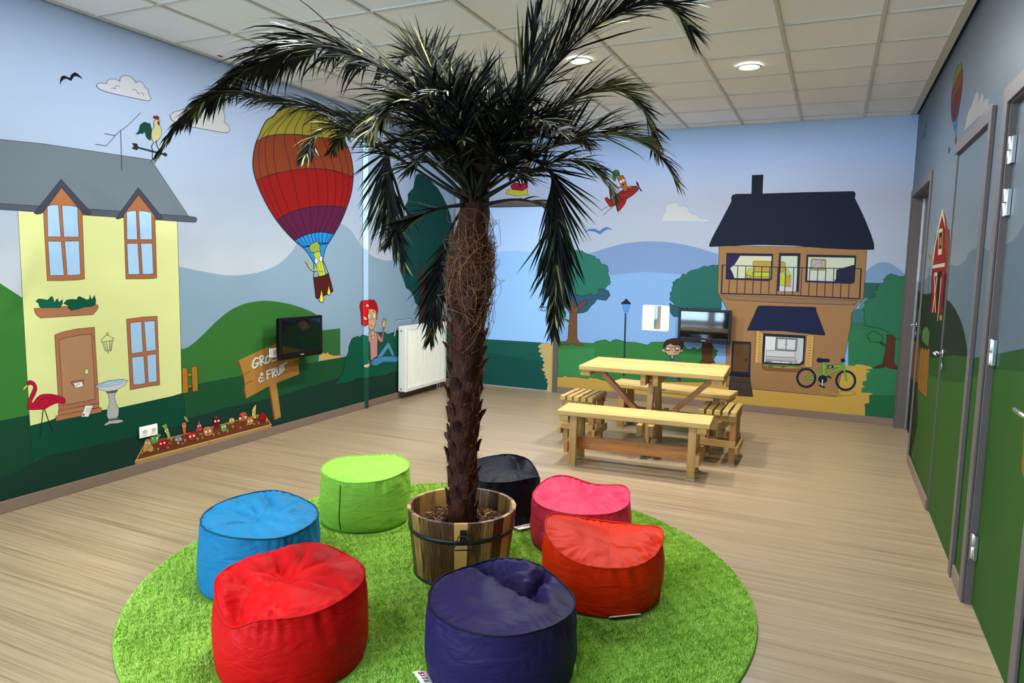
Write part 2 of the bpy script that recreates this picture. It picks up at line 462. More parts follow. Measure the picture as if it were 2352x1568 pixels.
w.s_(K, '378,890 372,915 382,938', .8)
w.f('b07270', '405,634 425,650 457,690 468,598 478,598 472,680 468,722 452,732 420,705 418,690', 0, .9)
w.f('b98080', '352,632 375,628 405,634 418,680 418,850 385,872 358,893 350,740 342,715 333,760 332,850 348,918 324,926 317,850 318,760 328,690 340,645', 0, .9)
w.f('c49a6c', '358,628 380,625 392,635 390,668 365,672', 0, .8); w.f('c9c05a', '362,678 390,668 392,692 365,700', 0, .8)
w.f('c49a6c', '462,592 457,560 456,545 464,550 470,515 475,512 478,540 482,510 488,512 488,540 494,520 497,525 492,570 484,598', 0, .8)
w.f('c49a6c', '352,922 320,914 296,932 292,945 302,955 330,955 348,940', 0, .8)
for a in ('300,938 315,932', '303,948 320,942', '312,953 328,948'): w.s_(K, a, .7)
# hot-air balloon with celery
w.c(550, 200, 3.0167)
ENV = [(305, 147), (370, 136), (440, 145), (520, 165), (590, 200), (650, 255), (700, 320), (732, 378), (765, 455), (782, 540), (787, 622), (772, 740), (740, 840), (700, 935), (655, 1018), (615, 1082)]
ENL = [(440, 1110), (380, 1062), (315, 995), (255, 920), (200, 835), (150, 735), (115, 648), (95, 570), (92, 510), (100, 440), (118, 372), (135, 335), (160, 275), (190, 228), (225, 207), (262, 172)]
ENV = [tuple(p) for p in catmull(ENV, 4)]; ENL = [tuple(p) for p in catmull(ENL, 4)]
B1_ = [(118, 375), (190, 340), (270, 328), (350, 327), (430, 330), (520, 345), (640, 358), (732, 378)]
B2_ = [(115, 648), (200, 612), (280, 592), (430, 568), (520, 565), (620, 572), (700, 592), (787, 622)]
B3_ = [(255, 920), (310, 888), (400, 850), (500, 830), (600, 823), (680, 828), (740, 840)]
B4_ = [(380, 1062), (440, 1030), (500, 1012), (570, 1004), (655, 1018)]
B5_ = [(440, 1110), (490, 1095), (550, 1080), (615, 1082)]
w.f('938a2e', ENV+ENL)
w.f('7c3519', B1_+[p for p in ENV if p[1] > 379]+[p for p in ENL if p[1] > 376]); w.f('86120f', B2_+[p for p in ENV if p[1] > 623]+[p for p in ENL if p[1] > 649])
w.f('521838', B3_+[p for p in ENV if p[1] > 841]+[p for p in ENL if p[1] > 921]); w.f('1f7fc0', B4_+[p for p in ENV if p[1] > 1019]+[p for p in ENL if p[1] > 1063])
w.f('1f80c0', B5_+[(595, 1115), (575, 1200), (545, 1215), (515, 1217), (475, 1150)], 0, 1.4)
for b in (B1_, B2_, B3_, B4_, B5_): w.s_(K, b, 1.7, 1)
w.s_(K, ENV+ENL, 1.9, 0, True)


def band(b, t):
    i = t*(len(b)-1); k = min(int(i), len(b)-2); u = i-k
    return (b[k][0]*(1-u)+b[k+1][0]*u, b[k][1]*(1-u)+b[k+1][1]*u)


for t in (.06, .14, .24, .36, .48, .58, .68, .78, .88, .95):
    top = (305+t*300, 150+70*abs(t-.35)*1.2)
    w.s_(K, [top, band(B1_, t), band(B2_, t), band(B3_, t), band(B4_, t), band(B5_, t)], 1.3, 1)
w.s_(K, '515,1217 513,1320', 1.3); w.s_(K, '578,1200 615,1290', 1.3); w.s_('c8d0d4', '530,1250 548,1310', 1.1)
w.f('a9b843', '510,1150 555,1132 597,1298 575,1310 548,1310', 0, 1.2)
for a in ('525,1150 558,1305', '540,1145 575,1302', '520,1170 540,1240'): w.s_('6b7a24', a, .8)
w.f('86983a', '485,1100 498,1085 512,1080 522,1073 540,1070 548,1085 558,1098 555,1115 560,1132 548,1140 535,1138 520,1150 508,1142 495,1148 490,1130 480,1118', 1, 1.2)
for x, y in ((531, 1204), (563, 1190)): w.e('deded2', x, y, 11, 20, 1.); w.e(K, x, y+3, 2.6)
w.s_(K, '550,1268 558,1280 575,1275', 1.); w.s_(K, '535,1270 505,1268 478,1238 465,1215', 4.4, 1); w.s_('a9b843', '537,1268 505,1266 480,1238 467,1215', 2.8, 1); w.e('a9b843', 464, 1212, 9, 8, .8)
w.f('471c13', '512,1318 560,1312 590,1302 615,1288 632,1350 648,1412 640,1420 590,1442 538,1466 528,1455', 0, 1.3)
for cx, cy, r in ((567, 1470, 17), (618, 1425, 13)): w.f('cfc23c', [(cx, cy-r*4), (cx+r*.55, cy-r*1.6), (cx+r, cy), (cx+r*.6, cy+r), (cx, cy+r*1.2), (cx-r*.6, cy+r), (cx-r, cy), (cx-r*.5, cy-r*1.6)], 0, 1.3)
# clouds, bird, aerial, weather cock
w.c(0, 0, 3.92)
w.f('c4c8ce', '865,770 880,750 910,748 955,755 965,725 1000,708 1040,715 1078,733 1080,700 1120,677 1170,688 1205,718 1222,747 1245,730 1280,740 1303,785 1330,810 1342,862 1358,885 1348,902 1318,907 1200,882 1050,850 940,822 890,800', 0, .9)
for t in ('997,800 1020,793 1040,802 1032,785 1050,770 1077,785', '1188,815 1205,803 1230,820 1243,845 1260,835 1285,840 1292,865'): w.s_(K, t, .9, 1)
w.f('bfc0c0', '1527,1040 1545,1080 1600,1118 1700,1138 1850,1165 2000,1192 2050,1195 2070,1175 2055,1132 2016,1100 2025,1040 2000,980 1900,930 1780,950 1650,985 1560,1010', 0, .9)
w.f('14141c', '540,765 540,720 552,688 575,680 628,702 640,670 670,650 700,665 745,710 690,685 665,688 638,728 600,708 572,712 550,735')
w.c(850, 350, 3.4); w.f('14161c', '250,105 275,115 300,112 295,140 280,125 262,122')
w.c(0, 0, 3.92)
for t in ('1265,1013 1170,1110 1110,1160 1085,1172 1038,1220 955,1312 855,1298', '938,1202 1038,1220', '1085,1172 1095,1535'): w.s_('393a48', t, 1.2)
w.f('0e3f2f', '1365,1170 1350,1115 1297,1098 1262,1122 1245,1185 1222,1203 1240,1210 1268,1196 1280,1205 1290,1190 1308,1190 1312,1222 1330,1250 1352,1262', 0, .9)
w.f('b9b580', '1385,1090 1410,1068 1430,1080 1425,1110 1455,1170 1445,1230 1420,1262 1380,1287 1358,1230 1365,1170 1385,1150', 0, .9)
w.f('8e0f12', '1376,1060 1384,1042 1400,1046 1412,1038 1430,1058 1425,1076 1395,1070', 0, .8); w.f('701a2c', '1416,1092 1432,1090 1438,1122 1425,1128 1414,1110'); w.f('c8c8b0', '1428,1072 1450,1084 1430,1084', 0, .7); w.e(K, 1416, 1079, 3.5)
for t in ('1380,1287 1360,1320 1380,1365', '1400,1262 1415,1320 1440,1362', '1372,1350 1370,1435'): w.s_('2b2f36', t, 1.5)
w.f('1f2730', '1185,1287 1230,1292 1245,1322 1470,1380 1480,1370 1508,1392 1490,1410 1468,1395 1240,1335 1235,1352 1183,1335 1205,1315')
# vegetable bed
w.c(280, 900, 5.2275)
w.f('a88047', '150,828 250,640 330,600 700,508 1300,352 1640,262 1730,285 1795,385 1795,432 155,878', 0, .9)
w.f('6b3620', '188,806 265,655 700,528 1300,372 1640,280 1715,298 1772,385', 0, .8)
w.s_('d8c79a', '155,826 1792,388', 1.); w.s_(K, '155,820 250,640', .8); w.s_(K, '1730,285 1795,385', .8)
for x, y in ((175, 838), (177, 862), (1045, 602), (1045, 622), (1770, 405), (1770, 425)): w.e('3a2414', x, y, 5)
for t in ('232,740 260,715 330,712 400,725', '425,720 470,680 520,678 555,690', '610,670 660,630 700,625 735,635', '790,615 830,580 870,580 910,590', '970,560 1020,525 1060,520 1100,535', '1165,505 1200,475 1240,475 1275,490', '1320,470 1360,440 1380,445', '1490,405 1530,390 1570,395', '1640,375 1680,355 1735,358'): w.s_('3c1d12', t, 1., 1)
for x, y, h in ((240, 745, 30), (375, 712, 30), (432, 705, 35), (548, 680, 25), (592, 590, 35), (570, 625, 20), (755, 600, 35), (725, 630, 20), (905, 585, 40), (967, 565, 30), (935, 515, 20), (955, 515, 20), (1097, 535, 50), (1163, 505, 20), (1265, 490, 40), (1330, 435, 40), (1420, 440, 25), (1280, 395, 25), (1500, 405, 25), (1585, 400, 30), (1640, 385, 30), (1732, 365, 45), (1625, 310, 40)):
    for dx in (-10, 0, 9): w.s_('8c9a44', [(x, y), (x+dx*.6, y-h*.6), (x+dx*1.3, y-h)], 1.1)
w.f('b3894a', '268,590 285,565 310,557 335,570 345,595 352,630 375,660 368,700 340,720 300,708 262,722 245,690 255,650', 1, .9); w.eyes(290, 614, 320, 612, 13); w.s_(K, '285,682 320,670 345,635', .9)
w.f('5f9a46', '325,540 350,528 380,515 405,520 430,500 465,505 462,530 440,545 435,590 405,603 375,608 345,595 328,565', 0, .9); w.eyes(366, 553, 420, 553, 14)
w.f('a81216', '437,580 450,560 480,550 510,552 535,565 540,590 520,650 500,672 475,676 455,650 435,610', 1, .9); w.eyes(462, 620, 506, 610, 13); w.s_('3f6a28', '455,562 480,570 500,556 528,562', 2.4); w.e(K, 482, 658, 7, 9)
w.f('a4b35a', '500,440 545,425 583,540 565,552 548,553', 0, .9); w.f('6f9a3a', '475,405 490,390 505,392 515,376 535,382 538,405 545,425 520,440 490,432', 0, .9); w.eyes(518, 472, 546, 454, 11); w.s_('5c6a2a', '525,500 560,545', .8); w.s_('5c6a2a', '545,490 575,540', .8)
w.f('857d76', '628,575 632,550 655,520 675,511 700,525 718,555 716,580 690,592 640,595', 1, .9); w.f('b9b6b0', '662,598 680,596 688,622 655,628', 0, .8); w.eyes(648, 570, 698, 560, 11)
w.f('c4622a', '715,375 740,360 768,362 772,390 765,450 758,515 740,518 722,450 712,400', 0, .9); w.f('7f9a50', '732,292 755,288 780,305 785,330 800,350 788,366 765,350 745,325', 0, .9); w.eyes(729, 412, 752, 410, 9); w.s_(K, '735,440 748,437', .8)
w.f('b32c1c', '790,490 815,475 850,468 880,480 888,520 875,560 830,580 800,570 787,530', 1, .9); w.s_('23200f', '815,478 850,485 880,472', 2.4); w.eyes(816, 535, 860, 523, 14); w.s_(K, '830,563 855,560 868,545', .9)
w.f('b04240', '920,330 965,452 940,468 880,470', 0, .9); w.eyes(910, 408, 936, 402, 11); w.s_(K, '900,440 920,435 945,436', .9)
for x, y in ((905, 385), (925, 370), (900, 455), (950, 450)): w.e('401010', x, y, 3)
w.f('bd6c40', '975,440 1000,415 1040,408 1075,415 1088,460 1078,510 1040,525 1000,530 975,490', 1, .9); w.s_('7a3a1c', '1010,418 995,480', .8); w.s_('7a3a1c', '1060,415 1072,470', .8); w.s_('231a12', '1010,412 1040,405 1062,412', 2.8); w.eyes(1005, 478, 1052, 467, 16); w.e(K, 1032, 502, 9, 4)
w.f('760c12', '1092,310 1110,298 1140,302 1165,310 1172,360 1160,415 1135,428 1110,425 1098,380', 1, .9); w.s_('6f8a3a', '1130,310 1130,290', 1.8); w.eyes(1116, 351, 1156, 344, 14); w.s_(K, '1118,385 1140,390 1160,380', .9)
w.f('6a9a46', '1182,410 1195,385 1220,375 1248,390 1256,425 1245,470 1215,482 1190,465', 1, .9); w.eyes(1205, 420, 1234, 412, 13); w.f('d0b070', '1218,420 1228,440 1218,450', 0, .6); w.s_(K, '1205,465 1225,468 1240,455', .9)
w.f('c08a34', '1280,330 1300,310 1325,308 1348,322 1345,365 1325,380 1300,382 1282,360', 1, .9); w.eyes(1299, 343, 1330, 337, 13); w.s_(K, '1305,370 1330,368', .9); w.f('5f8a3a', '1350,340 1385,335 1380,350 1355,348')
w.f('bd5430', '1398,290 1415,258 1450,238 1485,246 1502,280 1503,320 1480,350 1440,352 1405,358 1392,330', 1, .9); w.s_('3a2a1a', '1445,240 1440,218', 1.2); w.eyes(1416, 316, 1480, 298, 15); w.s_(K, '1402,295 1428,286', 3); w.s_(K, '1468,284 1490,275', 3); w.s_(K, '1425,340 1460,345 1488,332', .9)
w.f('c4782e', '1495,340 1515,310 1545,300 1572,318 1575,355 1560,385 1520,398 1498,380', 1, .9); w.eyes(1517, 352, 1552, 344, 13); w.s_(K, '1515,380 1540,382', .9)
w.f('cbb45c', '1598,152 1608,155 1605,200 1600,250 1612,310 1590,318 1562,300 1555,250 1565,200', 1, .9); w.s_('1c2a1c', '1600,152 1610,140', 2); w.eyes(1577, 242, 1596, 240, 9); w.s_(K, '1570,275 1585,290 1597,280', .9)
w.f('9a1016', '1640,275 1660,255 1690,250 1720,262 1725,310 1705,350 1670,358 1642,330', 1, .9); w.s_('50602a', '1680,255 1688,236', 1.4); w.s_(K, '1655,300 1670,290', 1.2); w.s_(K, '1692,290 1708,285', 1.2); w.e(K, 1682, 335, 9, 12)
# ---- back wall
MBK = Mural(); w = MBK
w.f('7ea4d0', crv('900,600 1100,577 1140,576 1250,577 1290,583 1340,586 1420,562 1460,556 1500,554 1550,558 1600,568 1648,583 1700,600', '2200,640 2200,900 900,900'))
w.f('7690b8', crv('1340,586 1420,562 1460,556 1500,554 1550,558 1600,568 1648,583')+crv('1648,640 1500,625 1400,632 1310,640'))
w.c(1600, 380, 4.2373)
w.f('7592b0', '1600,1080 1650,1028 1700,985 1745,958 1780,945 1830,940 1880,950 1950,990 2010,1040 2062,1078 2160,1140 2160,1500 1600,1500')
w.f('2f5753', '1600,1140 1645,1140 1800,1145 2160,1160 2160,1700 1600,1700'); w.f('557f80', '1560,1440 1600,1310 1640,1285 1680,1300 1640,1380 1590,1400')
w.f('3d6a69', '1490,1440 1560,1390 1620,1400 1650,1520 1480,1560')
w.c(1600, 650, 4.4804)
w.f('2d6a4a', '1590,405 1700,400 2300,420 2300,560 1560,560'); w.f('2f7048', '1560,470 2300,520 2300,1460 1560,1460')
w.c(0, 0, 1)
w.f('b79447', '1278,862 1400,868 1700,880 1950,890 1960,960 1800,965 1278,905')
w.c(1600, 650, 4.4804)
w.f('b89546', '300,820 1560,846 1630,852 1635,835 1700,838 1790,860 1815,880 1735,886 1790,912 1745,925 1750,1000 1705,1015 1710,1056 1738,1068 1700,1075 1698,1125 1790,1130 1820,1140 1775,1152 1778,1230 1728,1240 1735,1300 1728,1420 -1500,1300 -1500,900')
w.f('24603a', '1728,1420 1735,1300 1728,1240 1778,1230 1775,1152 2200,1150 2200,1480')
# long hedge
w.c(1250, 350, 2.85)
w.f('35733a', '85,1245 110,1235 150,1238 320,1250 345,1235 360,1232 400,1225 430,1240 450,1228 470,1222 540,1240 600,1243 650,1255 680,1260 700,1242 780,1240 860,1250 910,1258 935,1285 960,1290 975,1275 990,1280 1005,1292 1030,1275 1090,1290 1090,1500 1000,1502 700,1500 500,1500 440,1490 390,1492 340,1475 325,1478 300,1470 285,1480 200,1468 150,1466 135,1460 120,1468 85,1468', 0, .9)
w.f('3a7f4a', '90,1290 330,1280 330,1470 300,1470 285,1478 135,1460 88,1466')
# tree beside the door
w.f('2c5264', '95,905 150,890 300,900 395,893 420,905 432,935 405,968 375,965 345,960 330,985 310,1000 280,1040 250,1050 215,1052 180,1040 150,1020 95,1000', 0, .9)
w.f('2c6c5b', '80,700 125,665 160,635 190,640 210,640 250,645 262,655 300,670 332,680 340,695 358,697 375,730 400,735 415,745 421,775 414,790 420,800 430,822 427,838 435,842 428,865 415,870 395,893 355,895 355,920 330,935 300,925 250,940 210,930 150,900 80,905', 0, .9)
w.f('2c6c5b', '90,1018 110,1022 125,1018 142,1045 140,1075 125,1085 115,1090 88,1088', 0, .9)
w.f('6b4a30', '165,960 182,965 198,985 195,1010 215,1010 262,970 285,968 283,975 220,1035 215,1060 215,1215 225,1235 245,1252 262,1263 225,1265 182,1250 140,1262 102,1260 135,1245 155,1220 160,1130 165,1115 135,1095 130,1085 165,1100 168,1040 140,1010 134,990 145,985 165,1015 178,1010 180,990 165,975', 0, .9)
# street lamp
w.f('2c2f38', '528,1050 538,1050 527,1463 515,1463'); w.f('4f8fd0', '513,992 563,992 549,1043 522,1043', 0, .7)
w.f('2e2226', '503,985 525,968 533,958 543,958 548,968 568,986 568,993 503,993')
# blue bird, cloud
w.f('3f78b4', '265,520 295,500 330,498 363,515 385,495 410,488 430,495 448,508 415,504 385,520 365,538 335,520 300,513')
w.f('c2c2c2', '760,440 770,430 775,405 792,395 790,365 800,345 830,332 860,325 875,335 878,355 915,350 940,360 950,390 965,402 995,405 1015,430 1080,437 1090,448 1060,455 770,452', 0, 0)
w.s_('8fb0cc', '760,440 770,430 775,405 792,395 790,365 800,345 830,332 860,325 875,335 878,355 915,350 940,360 950,390 965,402 995,405 1015,430 1080,437 1090,448 1060,455 770,452', 1.6, 0, True)
# second tree, behind the television
w.f('2c5264', '822,985 850,1003 1000,1000 1150,960 1160,1100 1000,1100 875,1075 850,1075 835,1062 820,1035', 0, .9)
w.f('2a6158', '1160,735 1140,735 1125,740 1110,735 1090,740 1065,748 1050,742 1035,748 1012,762 985,768 962,772 940,785 930,800 905,795 890,822 865,830 858,840 840,850 845,870 835,885 838,905 822,920 828,940 820,962 850,990 845,1005 900,1020 1160,1020', 0, .9)
w.f('56301c', '1035,1235 1100,1235 1098,1262 1106,1310 1108,1360 1120,1378 1015,1378 1035,1350', 0, .9)
w.f('2f6a38', '1098,1260 1108,1268 1114,1290 1130,1290 1137,1298 1125,1312 1130,1325 1113,1345 1108,1370 1100,1345', 0, .9)
# boy with glasses
w.f('3e261a', '778,1262 788,1240 800,1228 840,1216 880,1216 905,1225 914,1250 905,1295 880,1320 800,1320 782,1290', 0, .9)
w.f('bd9672', '770,1290 778,1283 790,1290 795,1305 785,1308 772,1300', 0, .8); w.f('bd9672', '893,1292 905,1287 911,1294 906,1305 893,1308', 0, .8)
w.f('bd9672', '790,1278 800,1262 815,1258 825,1250 845,1262 885,1262 893,1280 895,1300 880,1320 845,1330 810,1325 792,1305', 0, .9)
for x in (795, 855): w.f('1c1c20', [(x, 1270), (x+30, 1271), (x+29, 1298), (x, 1297)]); w.f('cfd8d8', [(x+5, 1275), (x+26, 1276), (x+25, 1293), (x+5, 1292)]); w.f('1c1c20', [(x+11, 1288), (x+17, 1286), (x+20, 1293), (x+11, 1293)])
w.s_(K, '825,1278 840,1274 855,1278', 1.4); w.s_(K, '842,1288 834,1292 838,1300', .9); w.s_(K, '845,1313 865,1308 875,1302', .9)
w.f('3a7a46', '790,1358 812,1340 830,1332 850,1332 870,1340 892,1362', 0, .9); w.e('234878', 838, 1348, 14, 12, .8); w.f('c8c8c0', '834,1332 842,1332 841,1348 835,1348')
w.f('2f6aa0', '800,1450 880,1458 878,1482 800,1478', 0, .8); w.f('5c2f18', '872,1458 885,1465 897,1488 885,1498 874,1490 870,1478', 0, .8)
w.f('3a7a46', '800,1380 885,1380 880,1452 800,1450')
# carrot in a red aeroplane
for t in ('370,380 430,345', '385,410 450,355'): w.s_(K, t, 1.)
w.f('9e1422', '396,302 412,292 424,308 450,308 456,330 448,352 432,357 405,320', 0, 1.)
w.f('8a2a22', '424,308 450,300 485,265 510,248 560,222 605,219 620,232 612,250 580,280 545,302 500,330 450,352 448,330', 0, 1.)
w.f('7a1820', '485,265 520,244 545,256 530,262 492,275', 0, .8)
w.f('9e1626', '545,292 530,335 495,380 480,384 475,372 485,330 500,312', 0, 1.)
w.f('221c1c', '600,193 607,190 614,200 620,212 622,222 628,235 640,250 642,256 630,252 622,240 617,225 606,212')
w.f('b0642a', '478,165 500,152 517,150 525,165 540,212 543,245 530,258 518,245 490,195', 0, 1.)
w.f('3c6e38', '480,155 492,130 485,118 468,114 452,122 445,140 450,155 446,170 455,185 466,188 470,170 478,150 492,135 496,152', 0, .9)
w.s_(K, '505,228 480,228 465,210', 3.6, 1); w.s_('b0642a', '507,228 480,226 466,208', 2.3, 1)
w.f('b0642a', '545,225 565,218 575,228 560,240', 0, .8)
w.eyes(502, 192, 519, 184, 10); w.e(K, 516, 212, 5, 7)
for t in ('512,232 518,228', '530,200 536,198', '524,245 532,242'): w.s_(K, t, .8)
# paper flower above the door (mostly behind the leaves)
w.c(1050, 350, 2.6125)
w.f('b8b83c', '300,225 330,215 420,215 425,255 360,262 290,248', 0, .8); w.f('a01c3c', '320,200 345,180 385,190 420,175 425,210 390,230 330,222', 0, .8); w.f('a01c3c', '375,150 395,120 410,140 400,165', 0, .8)
# brown house
w.c(1600, 380, 4.2373)
w.f('957049', '218,780 1660,800 1658,830 1625,1285 1508,1440 1500,1560 1370,2210 1365,2250 290,2150 285,1420 290,1388 205,1235', 0, .9)
w.f('1b2232', '541,95 648,90 640,275 1040,262 1520,252 1538,258 1546,275 1542,300 1538,318 1580,400 1640,530 1700,680 1726,765 1726,818 1480,815 1250,803 1100,792 950,778 650,770 450,775 130,790 122,778 150,710 240,540 340,350 340,305 355,285 390,278 535,276', 0, .9)
FRM = '262839'
w.f(FRM, '290,850 745,858 735,1095 730,1112 690,1125 282,1108'); w.f('c0c3a6', '420,878 730,882 720,1098 365,1095 325,1000'); w.f('2c2654', '305,872 422,878 375,955 325,1000 350,1045 366,1095 300,1095', 0, .6)
for a in ('330,880 330,985', '360,880 345,960', '385,880 360,940', '320,1005 330,1090', '335,1030 350,1090'): w.s_('191640', a, .7)
w.f('a98f3e', '545,945 560,927 727,932 718,1035 560,1033', 0, .7); w.f('a9b23f', '548,1035 718,1038 716,1085 540,1080', 0, .7); w.f('a98f3e', '530,1078 718,1082 716,1100 690,1103 475,1097', 0, .7); w.f('a9b23f', '480,1062 505,1002 550,1003 560,1020 528,1072', 0, .7); w.f('a98f3e', '475,1065 530,1070 530,1097 474,1095', 0, .7)
w.f(FRM, '803,850 1012,853 995,1230 785,1222'); w.f('b6c3ac', '822,880 983,880 975,1100 812,1098'); w.f('bdb6c0', '810,1098 975,1095 967,1225 805,1222')
w.f('a98f3e', '818,935 850,935 865,950 860,1030 815,1035', 0, .7); w.f('a9b23f', '812,1040 850,1042 862,1075 860,1168 808,1168', 0, .7); w.f('a98f3e', '862,1075 918,1072 916,1180 858,1178', 0, .7); w.f('a9b23f', '848,1015 890,1012 918,1068 870,1080', 0, .7)
w.f(FRM, '1070,865 1555,875 1540,1125 1530,1145 1500,1152 1055,1135'); w.f('b9c4ac', '1088,890 1538,898 1534,965 1360,1012 1355,1108 1078,1100'); w.f('bdb6c4', '1078,1100 1345,1106 1342,1128 1075,1118')
w.f(FRM, '1358,1130 1365,1028 1535,975 1528,1142'); w.s_('c2cabc', '1345,1015 1535,962', .9)
w.f('a98f4a', '1115,912 1128,907 1250,910 1262,925 1256,1010 1244,1022 1118,1018 1108,1005', 0, .7); w.f('a9a4a6', '1125,920 1248,922 1244,1006 1118,1003', 0, .6); w.s_(K, '1120,1003 1150,965 1248,920', .7); w.f('b0a06a', '1200,975 1212,950 1225,945 1235,980 1225,1003 1205,1000', 0, .5)
w.s_(FRM, '245,968 760,988 1610,1005', 1.8); w.s_(FRM, '233,1245 900,1262 1592,1297', 2.8); w.s_(FRM, '252,970 241,1245', 3.2); w.s_(FRM, '1602,1003 1586,1297', 3.2)
for i in range(16):
    t = (i+.85)/17.2; w.s_(FRM, [(258+1340*t, 972+32*t), (245+1338*t, 1248+46*t)], 1.9)
w.f('846a4e', '232,1260 1562,1312 1558,1335 1535,1358 900,1338 320,1307 280,1295', 0, .9)
w.c(1600, 650, 4.4804)
w.f(FRM, '365,593 563,605 552,975 350,960'); w.f('5c4128', '385,625 548,632 530,915 370,905'); w.e('1c1c24', 508, 788, 11)
w.f('1c1e2a', '345,912 552,945 556,972 332,958'); w.f('40392f', '345,965 550,980 580,1168 325,1150', 0, .9); w.s_(K, '338,1010 555,1030', .9); w.s_(K, '332,1085 570,1112', .9)
w.f('c39a56', '615,486 642,488 687,520 668,828 597,822', 0, .9); w.f('c39a56', '1133,545 1165,530 1208,535 1187,865 1112,862', 0, .9)
for i in range(11):
    y = 520+i*29; k = 12-i*2.6
    w.s_(K, [(635-i*.6, y-k*.5), (668-i*.8, y+k)], .9); w.s_(K, [(1150-i*2, y+30+k), (1190-i*2.2, y+26-k*.5)], .9)
w.f('1f2540', '622,260 630,240 660,233 1215,247 1232,258 1230,285 1320,520 1318,537 1050,510 900,492 700,488 525,485 525,475', 0, .9)
w.f('26242f', '685,515 1125,540 1105,830 1060,850 675,830'); w.f('b7bab8', '710,545 1103,568 1090,795 1060,828 695,812')
w.f('d0d2cf', '712,548 815,558 808,690 722,690 720,755 698,800'); w.f('7d8284', '818,558 1038,572 1028,698 808,685', 0, .9); w.f('c6c8c6', '833,572 920,577 918,682 830,676', 0, .7); w.f('c6c8c6', '926,578 1022,583 1012,690 922,682', 0, .7)
w.e(K, 911, 630, 4); w.e(K, 933, 631, 4); w.f('c2c4c0', '720,690 1014,703 1008,765 715,752', 0, .8); w.f('a9acaa', '715,752 1010,765 1032,805 712,788', 0, .8)
w.f('6e6e70', '712,795 770,798 768,818 708,812'); w.f('c8cac8', '778,798 868,805 866,824 776,818', 0, .7); w.f('c8cac8', '872,806 960,810 958,828 870,825', 0, .7); w.f('6e6e70', '965,808 1028,812 1026,830 962,828'); w.f('c8cac8', '978,815 1020,818 1018,828 976,826')
w.f('8a4f2c', '680,842 1090,870 1086,905 1030,912 850,903 700,893 675,868', 0, .9); w.f('6f9f48', '678,848 700,836 730,845 760,860 800,850 850,850 890,868 930,855 975,850 1040,865 1088,872 1070,882 900,880 760,868', 0, .9)
# bicycle and its painted shade on the sand
for cx, cy, rx, ry in ((1125, 1092, 92, 18), (1545, 1132, 95, 22)): w.s_('9c7c3c', [(cx+rx*math.cos(a), cy+ry*math.sin(a)) for a in np.linspace(0, 6.2, 24)], 1.8, 0, True)
w.f('9c7c3c', '1200,1085 1280,1090 1330,1100 1460,1145 1520,1165 1450,1165 1320,1120 1290,1150 1340,1158 1230,1150 1285,1142 1280,1105')
G = '69a53c'


def tube2(t, wd):
    w.s_(K, t, wd+1.4); w.s_(G, t, wd)


tube2('1115,978 1310,870', 3.); tube2('1115,978 1300,990', 3.); tube2('1310,815 1310,985', 6.6); tube2('1325,862 1515,850', 6.); tube2('1310,955 1515,860', 4.4)
w.f('1c1c22', '1340,850 1408,846 1410,872 1345,876'); w.s_('dcdcdc', '1355,866 1378,858 1372,870 1392,856', 1.1)
for cx, cy, r in ((1128, 975, 92), (1535, 1002, 96)): w.s_('1c2034', [(cx+r*math.cos(a), cy+r*math.sin(a)) for a in np.linspace(0, 2*PI, 30)[:-1]], 5.2, 0, True)
tube2('1505,795 1518,870 1540,1005', 3.6)
w.f('1c2034', '1236,790 1245,772 1270,768 1300,776 1350,778 1372,795 1360,812 1300,815 1260,818 1240,808', 1); w.e('1c2034', 1506, 794, 24, 22)
w.e('1c2034', 1298, 988, 48, 42); w.s_('1c2034', '1340,955 1388,974', 4.); w.s_('1c2034', '1262,1050 1320,1074', 3.6); w.s_(K, '1296,990 1292,1058', 4); w.s_('c8c8c8', '1296,992 1292,1056', 2.6)
# tree beside the corner
w.f('2f7048', '1960,538 2045,550 2180,555 2180,900 2100,890 1900,860 1900,610'); w.s_(K, '1960,535 2050,558 2100,558 2140,545', .9)
w.f('57301f', '1960,530 2045,540 2040,650 2030,810 2045,840 2075,868 2106,885 2070,888 2000,878 1945,857 1900,872 1815,875 1860,850 1915,830 1940,700 1952,655 1915,640 1885,612 1902,605 1930,625 1957,630', 0, .9)
w.s_(K, '1918,570 1905,540 1870,520 1862,505 1830,495 1795,500 1770,520 1750,535 1765,555 1755,575 1785,570 1775,598 1800,605 1850,605 1885,610 1912,590', .9, 0, True)
w.c(1600, 380, 4.2373)
w.f('2f6a4c', '2160,1070 2060,1085 2040,1085 2020,1075 1990,1080 1960,1080 1950,1068 1918,1062 1890,1052 1870,1062 1850,1070 1840,1090 1830,1100 1815,1105 1825,1120 1820,1142 1790,1145 1768,1160 1775,1178 1752,1182 1755,1205 1715,1228 1700,1235 1745,1255 1735,1280 1700,1290 1680,1300 1635,1330 1640,1370 1620,1400 1635,1440 1625,1490 1648,1520 1625,1545 1660,1562 1715,1570 1790,1590 1830,1600 1870,1625 1900,1650 1935,1680 1960,1692 2160,1700', 0, .9)
# hill and path continue on the door leaf, the hill blued as by window light
MDB = Mural(); w = MDB
w.c(1050, 350, 2.6125)
w.f('9ccbff', '-100,605 235,596 350,590 500,600 700,610 700,1200 -100,1200')
w.f('1e5a4e', '-100,1090 130,1117 350,1130 620,1148 620,1500 -100,1500'); w.f('195048', '-100,1165 130,1190 320,1222 500,1250 620,1265 620,1500 -100,1500')
w.f('bfa76c', '620,1148 570,1145 510,1143 487,1160 488,1172 505,1178 490,1185 488,1195 510,1205 495,1220 505,1228 522,1235 508,1245 525,1255 520,1265 512,1280 525,1290 505,1298 515,1310 530,1318 520,1332 535,1340 525,1350 545,1362 535,1378 545,1385 535,1440 620,1440')

